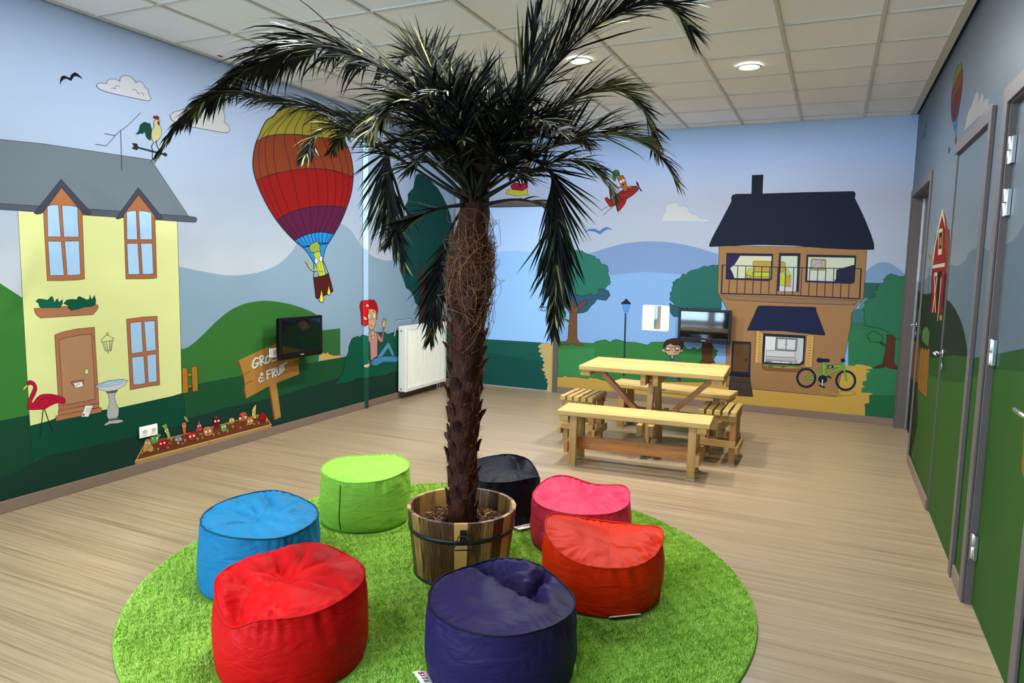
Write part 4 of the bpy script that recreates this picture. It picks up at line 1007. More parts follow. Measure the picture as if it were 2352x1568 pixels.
def make_pouf(key, label, xy, R, h, rgb, rim, dents, lean=(0, 0), top=.02, taper=.0, seed=1, tags=(), zips=(), gain=1., puck=(), pipe=.95):
    z0 = .0135; c = np.array([xy[0], xy[1], 0.])
    t = empty('bean_bag_pouf', (c[0], c[1], z0), label, 'pouf', 'bean-bag poufs around the palm tub')
    tocam = math.atan2(-xy[1], -xy[0])           # angle 0 of the pouf looks at the photographer, +90 is the picture's right
    ang = lambda deg: tocam+math.radians(deg)
    nz = smooth_noise(seed); fd = folds(seed+50, 40, 0)
    NT = 192; th = np.linspace(0, 2*PI, NT, endpoint=False)

    def dth(a, b): return (a-b+PI) % (2*PI)-PI

    rimz = np.full(NT, h)
    for deg, amp, wid in rim: rimz = rimz+amp*np.exp(-(dth(th, ang(deg))/math.radians(wid))**2)
    rimz = rimz+.0035*nz(th*1., 0)
    rr = R*(1-taper)*(1+.012*nz(th+1, .5))

    def shift(u): return np.array([lean[0]*u, lean[1]*u])

    # side
    V, G, rows = [], [], []
    us = [0, .02, .06, .12, .2, .3, .4, .5, .6, .7, .78, .85, .9, .94, .97, 1.]
    for u in us:
        bulge = R*(1-taper*u)*(1+.035*math.sin(PI*min(u*1.05, 1))) if u > 0 else R*.955
        if u == .02: bulge = R*.985
        rad = bulge*(1+.006*nz(th, 4*u)*min(1, 4*u*(1.15-u)))
        cre = np.zeros(NT)
        for a, ln, dp, wd in fd:
            v = (1-u)*h
            if v < ln*1.4: cre -= .009*dp*np.exp(-(dth(th, a+v*1.2)/(wd*1.6))**2)*math.sin(PI*min(1, (v+.004)/(ln*1.4)))
            v = u*h
            if v < ln: cre -= .006*dp*np.exp(-(dth(th, a+1-v*1.5)/(wd*1.6))**2)*math.sin(PI*min(1, v/ln))
        gat = np.sin(th*37+3*np.sin(th*5+seed))*np.clip(np.sin(th*3+seed)+.6, 0, 1.2)
        if u > .6: rad = rad+.0028*gat*((u-.6)/.4)*(1 if u < .97 else .4)
        rad = rad+cre
        if u >= .97: rad = rad*(1-(.012 if u > .98 else .004))
        s = shift(u)
        rows.append([(c[0]+s[0]+rad[i]*math.cos(th[i]), c[1]+s[1]+rad[i]*math.sin(th[i]), z0+u*rimz[i]) for i in range(NT)])
    mb = MB(); V = [p for r_ in rows for p in r_]; F = []
    for j in range(len(us)-1):
        for i in range(NT): F.append((j*NT+i, j*NT+(i+1) % NT, (j+1)*NT+(i+1) % NT, (j+1)*NT+i))
    V.append((c[0], c[1], z0)); F += [(len(V)-1, (i+1) % NT, i) for i in range(NT)]
    mat = fabric('cloth_'+key, rgb, gain=gain)
    mb.add([tuple(np.array(p)-np.array([c[0], c[1], z0])) for p in V], F, 0, None, True); mb.build('body', mat, t)
    # top panel: rings from the seam to the centre
    top_r = np.array(rows[-1])
    fr = [1., .975, .95, .91, .86, .8, .73, .66, .58, .5, .42, .34, .26, .18, .1, .04]
    s1 = shift(1); cen = np.array([c[0]+s1[0], c[1]+s1[1]]); V = []; mean = rimz.mean()

    def hgt(x, y, f, i):
        base = mean+(rimz[i]-mean)*f**1.6 + top*(1-f**2.2)
        z = base+.004*nz(th[i]*1., 5*f)*math.sin(PI*f)
        rx, ry = math.cos(tocam), math.sin(tocam)       # towards the camera
        px, py = (x*ry*-1+y*rx), (x*rx+y*ry)            # px: picture right, py: to the camera
        for dx, dy, da, sl, sw, dp in dents:            # troughs: centre (right, near), heading, half length, half width, depth
            a = math.radians(da); ux, uy = math.cos(a), math.sin(a)
            l = (px-dx*R)*ux+(py-dy*R)*uy; m_ = -(px-dx*R)*uy+(py-dy*R)*ux
            q_ = abs(m_)/(sw*R); z -= dp*math.exp(-(l/(sl*R))**2)*(.55*math.exp(-q_*1.7)+.45*math.exp(-q_*q_))*min(1., (1.02-f)*6+.12)
        for dx, dy, nw, lp, am in puck:                 # creases fanning out of a point
            qx, qy = px-dx*R, py-dy*R; rho = math.hypot(qx, qy)/R; ph = math.atan2(qy, qx)
            z += am*abs(math.sin(nw*.5*ph+3*rho+nw))**.7*(rho/lp)*math.exp(1-rho/lp)*min(1., (1.02-f)*8)-am*1.2*math.exp(-(rho/(lp*.6))**2)
        for a, ln, dq, wd in fd:
            v = (1-f)*R
            if v < ln*1.3: z -= .006*dq*math.exp(-(dth(th[i], a+.5+v*2)/(wd*2))**2)*math.sin(PI*min(1, (v+.004)/(ln*1.3)))
        if f > .6: z += .0022*math.sin(th[i]*37+3*math.sin(th[i]*5+seed))*max(0, math.sin(th[i]*3+seed)+.6)*(f-.6)/.4*(1 if f < .98 else .3)
        return z
    for f in fr:
        for i in range(NT):
            x, y = (top_r[i, 0]-cen[0])*f, (top_r[i, 1]-cen[1])*f
            V.append((cen[0]+x, cen[1]+y, z0+(rimz[i] if f == 1. else hgt(x, y, f, i))))
    F = []
    for j in range(len(fr)-1):
        for i in range(NT): F.append((j*NT+i, j*NT+(i+1) % NT, (j+1)*NT+(i+1) % NT, (j+1)*NT+i))
    zc = float(np.mean([v[2] for v in V[-NT:]])); V.append((cen[0], cen[1], zc)); F += [((len(fr)-1)*NT+i, (len(fr)-1)*NT+(i+1) % NT, len(V)-1) for i in range(NT)]
    mb = MB(); mb.add([tuple(np.array(p)-np.array([c[0], c[1], z0])) for p in V], F, 0, None, True); mb.build('top_panel', mat, t)
    # piping along the seam
    mb = MB(); P = [tuple(np.array(p)-np.array([c[0], c[1], z0])+np.array([0, 0, .001])) for p in rows[-1]]
    mb.tube(P, .0042, 6, closed=True); mb.build('piping', fabric('piping_'+key, tuple(v*pipe for v in rgb), gain=gain), t)
    for deg, b, e_ in zips:
        mb = MB(); a = ang(deg); P = []
        i = int(round(a/(2*PI)*NT)) % NT
        for j in range(2, len(us)-2):
            p = np.array(rows[j][i])-np.array([c[0], c[1], z0]); q = p[:2]/np.linalg.norm(p[:2]); P.append((p[0]+q[0]*.0015, p[1]+q[1]*.0015, p[2]))
        mb.tube(P, .003, 6); mb.build('zip_seam', flat('zip_dark_'+key, tuple(int(v*.3) for v in rgb)), t)
    # sewn-in cloth label lying on the pile
    for deg, wid, ln, txt in tags:
        a = ang(deg); o = np.array([math.cos(a), math.sin(a), 0]); s_ = np.array([-o[1], o[0], 0])
        mb = MB(); p = o*(R*.93)+np.array([0, 0, .010])
        prof = [(0, .000), (ln*.4, .010), (ln*.75, .014), (ln, .013)]; V = []
        for d, z in prof:
            for k in (-1, 1): V.append(p+o*(R*.05+d)+s_*k*wid/2+np.array([0, 0, z]))
        for d, z in prof:
            for k in (-1, 1): V.append(p+o*(R*.05+d)+s_*k*wid/2+np.array([0, 0, z-.002]))
        F = [(2*i, 2*i+1, 2*i+3, 2*i+2) for i in range(3)]+[(8+2*i+2, 8+2*i+3, 8+2*i+1, 8+2*i) for i in range(3)]+[(0, 2, 10, 8), (2, 4, 12, 10), (4, 6, 14, 12), (6, 7, 15, 14), (1, 9, 11, 3), (3, 11, 13, 5), (5, 13, 15, 7)]
        mb.add(V, F, 0)

        def put(u, v):      # u across the label (0..1), v outwards (0..1)
            d = v*ln; z = np.interp(d, [q[0] for q in prof], [q[1] for q in prof])
            return p+o*(R*.05+d)+s_*(u-.5)*wid+np.array([0, 0, z+.0009])
        for col, strokes in txt:
            for s in strokes:
                for (u0, v0), (u1, v1) in zip(s[:-1], s[1:]):
                    A, B = put(u0, v0), put(u1, v1); mb.beam(A, B, wid*.035, .0006, (0, 0, 1), col)
        mb.build('cloth_label', [flat('label_white', (236, 232, 222), .8, .1), flat('label_red', (170, 24, 40), .8, .1), flat('label_grey', (110, 112, 118), .8, .1)], t)
    POUFS.append((c[0], c[1], np.max([[math.hypot(p[0]-c[0], p[1]-c[1]) for p in r_] for r_ in rows[:5]], axis=0)))
    return t


def word(text, u0, u1, v0, v1, col=None):
    """letters of a line of lettering as strokes in the unit box of the label"""
    Ls = {'S': [[(1, .9), (.5, 1), (0, .8), (.15, .55), (.85, .45), (1, .2), (.5, 0), (0, .1)]], 'I': [[(.5, 0), (.5, 1)]], 'T': [[(.5, 0), (.5, 1)], [(0, 1), (1, 1)]],
          '&': [[(1, 0), (.2, .75), (.45, 1), (.65, .78), (.05, .3), (.3, 0), (.6, .05), (.95, .45)]], 'J': [[(.7, 1), (.7, .2), (.4, 0), (.05, .2)]], 'O': [[(.5, 0), (0, .3), (0, .7), (.5, 1), (1, .7), (1, .3), (.5, 0)]],
          'Y': [[(.5, 0), (.5, .5), (0, 1)], [(.5, .5), (1, 1)]]}
    n = len(text); out = []
    for i, chh in enumerate(text):
        a = u0+(u1-u0)*i/n; b = a+(u1-u0)/n*.72
        for st in Ls[chh]: out.append([(a+(b-a)*x, v0+(v1-v0)*y) for x, y in st])
    return out


TXT = [(1, word('SIT', .08, .42, .72, .34)), (2, word('&JOY', .44, .92, .70, .36))]
make_pouf('lime', 'bright lime-green bean-bag pouf with a dark zip seam, between the radiator side and the tub', (-2.57, 3.494), .272, .335, (150, 206, 74), [(-35, -.018, 24), (10, -.03, 40), (60, -.006, 30)], [(-.42, .74, 50, .3, .10, .02)], top=.014, seed=3, zips=[(-32, 0, 1)], gain=1.0, puck=[(-.6, .75, 7, .22, .012)])
make_pouf('blue', 'sky-blue bean-bag pouf with a puckered top, between the lime and the bright red poufs', (-2.535, 2.548), .278, .325, (34, 124, 170), [(30, -.025, 70), (-150, .02, 60), (165, .035, 34), (80, .01, 40)], [(-.3, -.05, 35, .7, .12, .02), (.2, -.35, 70, .5, .10, .03), (-.55, .25, -20, .4, .09, .02)], lean=(.02, .01), top=-.004, seed=8, gain=1.0, pipe=.6, puck=[(-.1, .1, 11, .42, .016), (.62, .1, 7, .2, .010)])
make_pouf('red', 'bright red bean-bag pouf with a deeply creased top, at the front of the rug', (-1.895, 2.085), .290, .312, (218, 16, 18), [(-50, -.06, 20), (-95, .025, 30), (70, .02, 50), (165, .04, 40), (-130, .01, 30), (10, -.012, 30)], [(-.62, .52, 75, .5, .16, .075), (-.28, -.42, -10, .35, .16, .05), (.15, .2, 35, .8, .10, .03), (-.65, -.1, 60, .5, .10, .05)], top=.012, seed=12, gain=.95, puck=[(-.15, -.1, 9, .5, .030), (-.5, .62, 7, .22, .018)])
make_pouf('purple', 'dark purple bean-bag pouf with a deep fold in its top, nearest the camera', (-1.11, 2.395), .292, .300, (44, 31, 78), [(160, .02, 40), (122, -.015, 22), (95, -.01, 40), (-10, -.02, 60)], [(.14, -.36, 50, .55, .14, .13), (.50, -.40, -62, .42, .08, .10), (.0, -.78, 10, .35, .08, .06)], top=.024, seed=21, pipe=.55, tags=[(-62, .16, .052, TXT)], gain=.95, puck=[(.4, -.5, 5, .25, .014)])
make_pouf('orange', 'orange-red bean-bag pouf with a saddle-shaped top, beside the purple pouf', (-.945, 3.21), .285, .248, (236, 48, 3), [(-105, .085, 42), (98, .068, 36), (-60, .015, 30), (0, -.01, 40)], [(.12, -.1, 90, 1.2, .42, .035), (.93, .2, 60, .25, .07, .04), (-.3, .2, 80, .4, .1, .01)], lean=(0, 0), top=.026, taper=-.02, seed=33, tags=[(22, .15, .022, [])], gain=.95, puck=[(.3, .5, 9, .35, .008)])
make_pouf('pink', 'coral-pink bean-bag pouf with piped rim, between the black and the orange poufs', (-1.245, 3.75), .282, .255, (232, 54, 88), [(-150, .06, 38), (112, .05, 34), (165, -.012, 30), (-90, .012, 40), (-20, .004, 40)], [(.25, -.35, 70, .7, .26, .055), (-.12, -.62, 62, .3, .07, .035), (.72, .05, 55, .4, .12, .03)], top=.014, seed=40, gain=1.0, pipe=.85, puck=[(.2, .2, 7, .4, .008)])
make_pouf('black', 'black bean-bag pouf behind the tub and palm trunk', (-1.85, 3.94), .252, .285, (20, 20, 28), [(150, .03, 40), (95, -.06, 24), (40, .01, 30), (-170, .02, 40)], [(.45, -.45, 90, .5, .2, .06)], top=.03, seed=52, tags=[(31, .13, .085, TXT)])

# ---- rug with its pile
t = empty('rug', (RC[0], RC[1], 0), 'round grass-green shaggy rug under the tub and the poufs', 'rug')
mb = MB(); mb.lathe([(0.001, .001), (RR_, .001), (RR_+.004, .006), (RR_, .012), (0.001, .012)], (0, 0, 0), 128, 0, smooth=False)
mb.build('backing', flat('rug_backing', (112, 164, 54), .9, .1), t)
NB = 520000
a = rng.uniform(0, 2*PI, NB); r = RR_*np.sqrt(rng.uniform(0, 1, NB)); X, Y = r*np.cos(a), r*np.sin(a)
hh = rng.uniform(.006, .0135, NB); keep = r < RR_-.005
for px, py, ra in POUFS:
    dx, dy = X+RC[0]-px, Y+RC[1]-py; d = np.hypot(dx, dy); R_ = ra[(np.round(np.arctan2(dy, dx)/(2*PI)*len(ra)).astype(int)) % len(ra)]
    keep &= d > R_+.006; hh = np.where(d < R_+.02, np.minimum(hh, .006), hh)
keep &= np.hypot(X+RC[0]-TUB[0], Y+RC[1]-TUB[1]) > .268
X, Y, hh = X[keep], Y[keep], hh[keep]; n = len(X); hd = rng.uniform(0, 2*PI, n); wv = rng.uniform(.0016, .0034, n)
cl = .5+.5*np.sin(X*31+2*np.sin(Y*17))*np.sin(Y*29+2*np.sin(X*13)); c2 = .5+.5*np.sin(X*170+3*np.sin(Y*90))*np.sin(Y*150+3*np.sin(X*110))
ln_a = 3*np.sin(X*60+2*np.sin(Y*45))+rng.normal(0, .9, n); lx = np.cos(ln_a)*hh*.55, np.sin(ln_a)*hh*.55
hh *= .55+.3*cl+.45*c2
V = np.zeros((n, 3, 3)); ux, uy = np.cos(hd)*wv, np.sin(hd)*wv
V[:, 0] = np.c_[X-ux, Y-uy, np.full(n, .0121)]; V[:, 1] = np.c_[X+ux, Y+uy, np.full(n, .0121)]; V[:, 2] = np.c_[X+lx[0], Y+lx[1], .0121+hh]
lim = RR_-.002; rad = np.hypot(V[..., 0], V[..., 1]); k = np.minimum(1, lim/np.maximum(rad, 1e-6)); V[..., 0] *= k; V[..., 1] *= k
me = bpy.data.meshes.new('pile'); me.vertices.add(n*3); me.vertices.foreach_set('co', V.astype(np.float32).ravel())
me.loops.add(n*3); me.loops.foreach_set('vertex_index', np.arange(n*3, dtype=np.int32)); me.polygons.add(n); me.polygons.foreach_set('loop_start', np.arange(0, n*3, 3, dtype=np.int32))
me.update(calc_edges=True); me.materials.append(rug_mat()); ob = bpy.data.objects.new('pile', me); COL.objects.link(ob); ob.parent = t; ob['kind'] = 'stuff'

# ------------------------------------------------------------------ planter tub
STAVE = wood('acacia_stave', (70, 36, 14), (214, 160, 90), knots=False, rough=.45, rings=1.6, var=1.0, gain=.85); IRON = flat('black_iron', (22, 22, 24), .45, .4)
t = empty('planter_tub', (TUB[0], TUB[1], .0135), 'wooden stave planter tub with a black hoop, holding the palm', 'planter')
NS, RT_, RB_, HT = 26, .285, .247, .345
mb = MB()
for i in range(NS):
    a0, a1 = 2*PI*i/NS+.002, 2*PI*(i+1)/NS-.002; o = rng.uniform(0, 40, 3); V, G = [], []
    for z in (.012, HT):
        R_ = RB_+(RT_-RB_)*z/HT
        for rr_, aa in ((R_, a0), (R_, a1), (R_-.02, a1), (R_-.02, a0)): V.append((rr_*math.cos(aa), rr_*math.sin(aa), z)); G.append((o[0]+z, o[1]+aa*.27, o[2]+rr_))
    mb.add(V, [(3, 2, 1, 0), (4, 5, 6, 7), (0, 1, 5, 4), (1, 2, 6, 5), (2, 3, 7, 6), (3, 0, 4, 7)], 0, G)
mb.build('staves', STAVE, t, bevel=.0015)
mb = MB(); zz = .235; R_ = RB_+(RT_-RB_)*zz/HT; mb.lathe([(R_-.0005, zz), (R_+.003, zz), (R_+.0055, zz+.022), (R_+.002, zz+.022)], (0, 0, 0), 96, 0); mb.build('hoop', IRON, t)
mb = MB(); mb.lathe([(RB_-.004, 0), (RB_+.003, .0), (RB_+.004, .012), (RB_-.004, .0125)], (0, 0, 0), 96, 0); mb.build('base_rim', IRON, t)
mb = MB(); nn = 80; V = []
for k, (rr_, z) in enumerate(((RT_-.0235, HT-.055), (RT_-.027, HT-.10), (RB_-.03, .03))):
    for i in range(nn):
        a = 2*PI*i/nn; V.append((rr_*math.cos(a), rr_*math.sin(a), z+(.006*math.sin(a*7+1)+.005*math.sin(a*13) if k == 0 else 0)))
mb.add(V, [(k*nn+i, (k+1)*nn+i, (k+1)*nn+(i+1) % nn, k*nn+(i+1) % nn) for k in range(2) for i in range(nn)]+[tuple(2*nn+i for i in range(nn))], 0, None, True)
mb.build('liner', flat('liner_black', (16, 16, 17), .7, .3), t)
mb = MB(); fa = math.atan2(-TUB[1], -TUB[0])+.03      # drop handle facing the photographer
o = np.array([math.cos(fa), math.sin(fa), 0]); s_ = np.array([-o[1], o[0], 0]); R1 = RB_+(RT_-RB_)*.28/HT
mb.beam(o*(R1+.0105)+np.array([0, 0, .258]), o*(R1+.014)+np.array([0, 0, .318]), .034, .006, o); mb.build('handle_plate', IRON, t, bevel=.003)
mb = MB(); q = o*(R1+.020); P = [q-s_*.022+np.array([0, 0, .290]), q-s_*.050+o*.004+np.array([0, 0, .222]), q+s_*.050+o*.004+np.array([0, 0, .222]), q+s_*.022+np.array([0, 0, .290])]
mb.tube([P[0]+(s_*.0), P[0]*.5+P[1]*.5, P[1]+s_*.004, P[1]+s_*.012, P[2]-s_*.012, P[2]-s_*.004, P[2]*.5+P[3]*.5, P[3]], .0033, 8, closed=True); mb.build('drop_handle', IRON, t)

# bark chips round the trunk
def chips_mat():
    m, nt, b = new_mat('bark_chip'); L = nt.links.new; g = N(nt, 'ShaderNodeNewGeometry')
    r = ramp(nt, [(0, lin((40, 22, 12))), (.45, lin((92, 52, 26))), (.8, lin((140, 88, 46))), (1, lin((196, 150, 92)))]); L(g.outputs['Random Per Island'], r.inputs[0]); L(r.outputs[0], b.inputs['Base Color']); b.inputs['Roughness'].default_value = .8
    return m


mb = MB(); ZM = .0135+.262; nn = 64; V = []
for rr_ in (.092, .15, .2, .243):
    for i in range(nn): a = 2*PI*i/nn; V.append((rr_*math.cos(a), rr_*math.sin(a), ZM-.018+.006*math.sin(5*a+rr_*40)))
mb.add(V, [(k*nn+i, (k+1)*nn+i, (k+1)*nn+(i+1) % nn, k*nn+(i+1) % nn) for k in range(3) for i in range(nn)], 1, None, True)
for i in range(1500):
    a = rng.uniform(0, 2*PI); rr_ = math.sqrt(rng.uniform(.098**2, .222**2)); d = unit(rng.normal(size=3)*np.array([1, 1, .45])); ln = rng.uniform(.008, .02)
    p = np.array([rr_*math.cos(a), rr_*math.sin(a), ZM-.006+rng.uniform(-.008, .012)]); q0, q1 = p-d*ln, p+d*ln
    if min(np.hypot(*q0[:2]), np.hypot(*q1[:2])) < .092 or max(np.hypot(*q0[:2]), np.hypot(*q1[:2])) > .238: continue
    mb.beam(q0, q1, rng.uniform(.003, .009), rng.uniform(.0015, .003), unit(rng.normal(size=3)), 0)
ob = mb.build('bark_mulch', [chips_mat(), flat('soil', (34, 22, 14), .9, .1)], kind='stuff'); ob.location = (TUB[0], TUB[1], 0)
tag(ob, 'brown bark mulch filling the tub round the palm trunk', 'mulch')
# ------------------------------------------------------------------ palm
def bark_mat():
    m, nt, b = new_mat('palm_bark'); L = nt.links.new
    g = N(nt, 'ShaderNodeNewGeometry'); n = N(nt, 'ShaderNodeTexNoise'); n.inputs['Scale'].default_value = 42; n.inputs['Detail'].default_value = 5; L(g.outputs['Position'], n.inputs['Vector'])
    mp = N(nt, 'ShaderNodeMapping'); mp.inputs['Scale'].default_value = (90, 90, 14); L(g.outputs['Position'], mp.inputs['Vector'])
    n2 = N(nt, 'ShaderNodeTexNoise'); n2.inputs['Scale'].default_value = 1; n2.inputs['Detail'].default_value = 3; L(mp.outputs[0], n2.inputs['Vector'])
    a = N(nt, 'ShaderNodeMath', operation='MULTIPLY_ADD'); L(g.outputs['Random Per Island'], a.inputs[0]); a.inputs[1].default_value = .3; L(n2.outputs['Fac'], a.inputs[2])
    r = ramp(nt, [(.3, lin((15, 7, 5))), (.6, lin((39, 18, 11))), (.95, lin((72, 37, 22)))]); L(a.outputs[0], r.inputs[0]); L(r.outputs[0], b.inputs['Base Color']); b.inputs['Roughness'].default_value = .65; b.inputs['Specular IOR Level'].default_value = .12
    bp = N(nt, 'ShaderNodeBump'); bp.inputs['Strength'].default_value = .6; bp.inputs['Distance'].default_value = .006; L(n2.outputs['Fac'], bp.inputs['Height']); L(bp.outputs[0], b.inputs['Normal'])
    return m


def leaf_mat(name='palm_leaf', lit_olive=.86):  # the pale end of the ramp paints lamp highlights onto some leaflets
    m, nt, b = new_mat(name); L = nt.links.new
    g = N(nt, 'ShaderNodeNewGeometry')
    r = ramp(nt, [(0, lin((9, 11, 10))), (lit_olive-.22, lin((17, 20, 15))), (lit_olive, lin((38, 40, 26))), (lit_olive+.1, lin((112, 108, 64))), (1, lin((150, 142, 90)))]); L(g.outputs['Random Per Island'], r.inputs[0]); L(r.outputs[0], b.inputs['Base Color'])
    b.inputs['Roughness'].default_value = .6; b.inputs['Specular IOR Level'].default_value = .1
    return m


M_BARK, M_LEAF, M_LIT_OLIVE = bark_mat(), leaf_mat(), leaf_mat('palm_leaf_lit_olive', .68)
YP = TUB[1]
palm = empty('palm_tree', (TUB[0], TUB[1], .04), 'tall dark-leaved palm with a shaggy brown trunk, growing in the wooden tub', 'palm')
PO = np.array([TUB[0], TUB[1], .04])


def cl(z):          # trunk centre line
    t = np.clip((z-.29)/1.58, -.2, 1.2); return np.array([-1.690+.05*t-.012*math.sin(t*3), YP, z])


def trad(z): return float(np.interp(z, [.03, .3, .5, .8, 1.1, 1.3, 1.5, 1.65, 1.8, 1.95, 2.05], [.07, .070, .071, .077, .083, .086, .096, .096, .078, .070, .058]))


mb = MB(); zs = np.linspace(.045, 2.0, 70); n = 28; V = []
for z in zs:
    for i in range(n):
        a = 2*PI*i/n; r = trad(z)*(1+.05*math.sin(a*5+z*23)+.04*math.sin(a*3-z*41)); V.append(cl(z)+np.array([r*math.cos(a), r*math.sin(a), 0])-PO)
mb.add(V, [(k*n+i, k*n+(i+1) % n, (k+1)*n+(i+1) % n, (k+1)*n+i) for k in range(len(zs)-1) for i in range(n)]+[tuple(range(n-1, -1, -1)), tuple((len(zs)-1)*n+i for i in range(n))], 0, None, True)
mb.build('trunk', M_BARK, palm)
mb = MB(); k = 0; z = .30
while z < 1.52:     # old leaf bases in a spiral
    a0 = k*2.39996+.4; wd, ht = rng.uniform(.024, .031), rng.uniform(.06, .085); out = rng.uniform(.010, .03) if rng.uniform() < .65 else rng.uniform(.03, .055)
    if z < .5: out = min(out, .016)
    V = []; nu, nv = 7, 7
    for lay in (0, 1):
        for j in range(nv):
            v = j/(nv-1); hw = wd*math.sqrt(max(0, 1-v**2.4))+.0006
            for i in range(nu):
                u = -1+2*i/(nu-1); rr_ = trad(z)*1.0+.004+out*v**1.6+.010*(1-u*u)*(1-v*.5)-(.004*lay+.004)
                aa = a0+u*hw/trad(z); zz = z+ht*v
                V.append(cl(zz)+np.array([rr_*math.cos(aa), rr_*math.sin(aa), 0])-PO)
    F = [(j*nu+i, j*nu+i+1, (j+1)*nu+i+1, (j+1)*nu+i) for j in range(nv-1) for i in range(nu-1)]
    F += [(nu*nv+j*nu+i+1, nu*nv+j*nu+i, nu*nv+(j+1)*nu+i, nu*nv+(j+1)*nu+i+1) for j in range(nv-1) for i in range(nu-1)]
    F += [((nv-1)*nu+i, (nv-1)*nu+i+1, nu*nv+(nv-1)*nu+i+1, nu*nv+(nv-1)*nu+i) for i in range(nu-1)]
    for i in (0, nu-1): F += [(j*nu+i, (j+1)*nu+i, nu*nv+(j+1)*nu+i, nu*nv+j*nu+i) for j in range(nv-1)]
    mb.add(V, F, 0, None, True); k += 1; z += .0165
ob = mb.build('leaf_bases', M_BARK, palm)
# coconut fibre: short hairs all along, long curls under the crown
mb = MB()


def hair(P, r): mb.tube([p-PO for p in P], r, 3, cap=False)


for i in range(900):
    z = rng.uniform(.34, 1.75); a = rng.uniform(0, 2*PI); o = np.array([math.cos(a), math.sin(a), 0]); s_ = np.array([-o[1], o[0], 0]); b = cl(z)+o*trad(z)*.98
    l = rng.uniform(.02, .06); d1, d2 = rng.normal(0, .5), rng.normal(0, .6); hair([b, b+o*l*.5+np.array([0, 0, l*.5*(1+d2)])+s_*l*.4*d1, b+o*l*.8*abs(d2)+np.array([0, 0, l*(.7+d2*.4)])+s_*l*d1], [.0007, .0006, .0003])
for i in range(520):
    z = rng.normal(1.60, .10); z = min(max(z, 1.36), 1.86); a = rng.uniform(0, 2*PI); P = []; b0 = trad(z)+rng.uniform(.0, .018); tw = rng.normal(0, 1.3); dz = rng.normal(-.06, .13); bul = abs(rng.normal(.005, .009))
    if rng.uniform() < .05: bul += rng.uniform(.01, .035)
    for t in np.linspace(0, 1, 9):
        aa = a+tw*t; zz = z+dz*t+.02*math.sin(7*t+a*3); rr_ = b0*(1-.0*t)+bul*math.sin(PI*t)*1.6+.006*math.sin(11*t+a)
        P.append(cl(zz)*np.array([1, 1, 0])+np.array([rr_*math.cos(aa), rr_*math.sin(aa), zz]))
    hair(P, [.0012]*9)
def fibre_mat():
    m, nt, b = new_mat('palm_fibre'); L = nt.links.new; g = N(nt, 'ShaderNodeNewGeometry')
    r = ramp(nt, [(0, lin((60, 36, 24))), (.6, lin((122, 76, 44))), (1, lin((168, 112, 66)))]); L(g.outputs['Random Per Island'], r.inputs[0]); L(r.outputs[0], b.inputs['Base Color']); b.inputs['Roughness'].default_value = .6
    return m


mb.build('fibre', fibre_mat(), palm, kind='stuff')


def frond(path, ys, Lm, hang=.5, alpha=(58, 24), beta=18, start=.16, side=None, step=.0082, wd=.0076, seed=0, stiff=0., rnd=.09):
    """path: where the midrib runs in the photograph, ys: how far back each end stands"""
    r = np.random.default_rng(seed+100)
    k = len(path); P = np.array([at(x, y, 1, ys[0]+(ys[1]-ys[0])*(i/(k-1))**1.2) for i, (x, y) in enumerate(path)])
    C = catmull(P, 14); seg = np.r_[0, np.cumsum(np.linalg.norm(np.diff(C, axis=0), axis=1))]; Ln = seg[-1]
    mb = MB()
    nr = 26; tt = np.linspace(0, Ln, nr); Q = np.c_[[np.interp(tt, seg, C[:, a]) for a in range(3)]].T
    mb.tube([q-PO for q in Q], list(np.interp(np.linspace(0, 1, nr), [0, .15, .5, 1], [.011, .0075, .005, .0012])), 6)
    s0 = start*Ln; pos = np.arange(s0, Ln, step)
    for q in pos:
        u = q/Ln; v = (q-s0)/(Ln-s0)
        p = np.array([np.interp(q, seg, C[:, a]) for a in range(3)]); p2 = np.array([np.interp(min(q+.02, Ln), seg, C[:, a]) for a in range(3)]); p1 = np.array([np.interp(max(q-.02, 0), seg, C[:, a]) for a in range(3)])
        t = unit(p2-p1)
        sd = unit(np.cross(t, [0, 0, 1.])) if side is None else unit(np.asarray(side)-t*(np.asarray(side)@t))
        nm = unit(np.cross(sd, t)); nm = nm if nm[2] > 0 or side is not None else -nm
        ln0 = 1.28*Lm*(.45+.55*math.sin(PI*min(1, v*1.15+.18)))*(1 if v < .8 else 1-.35*(v-.8)/.2)
        for sg in (-1, 1):
            if r.uniform() < .06: continue
            al = math.radians(alpha[0]+(alpha[1]-alpha[0])*v+r.normal(0, 7)); be = math.radians(beta+r.normal(0, 14)); ln = ln0*r.uniform(.78, 1.1)
            d = unit(math.cos(al)*t+math.sin(al)*(sg*math.cos(be)*sd+math.sin(be)*nm)+r.normal(0, rnd, 3)*.6)
            wn = unit(np.cross(d, nm)+r.normal(0, .3, 3)); w_ = wd*r.uniform(.7, 1.15)
            V = []; x = p.copy(); dd = d.copy(); ns = 5; hg = hang*r.uniform(.7, 1.3)
            for j in range(ns+1):
                f = j/ns; ww = w_*(.55+.9*f if f < .35 else .865*(1-((f-.35)/.65)**1.6))
                wv = unit(wn-dd*(wn@dd))
                V.append(x-wv*ww-PO); V.append(x+wv*ww-PO)
                x = x+dd*ln/ns; dd = unit(dd+np.array([0, 0, -hg*.21*(f+.35)])+r.normal(0, .022, 3))
            for q_ in V:
                if q_[2]+PO[2] > H-.015: q_[2] = H-.015-PO[2]
            mb.add(V, [(2*j, 2*j+1, 2*j+3, 2*j+2) for j in range(ns)], 0)
    return mb.build('frond', M_LIT_OLIVE if seed in (3, 12, 13, 14, 17, 40, 41) else M_LEAF, palm)  # chosen fronds get more of the painted highlights


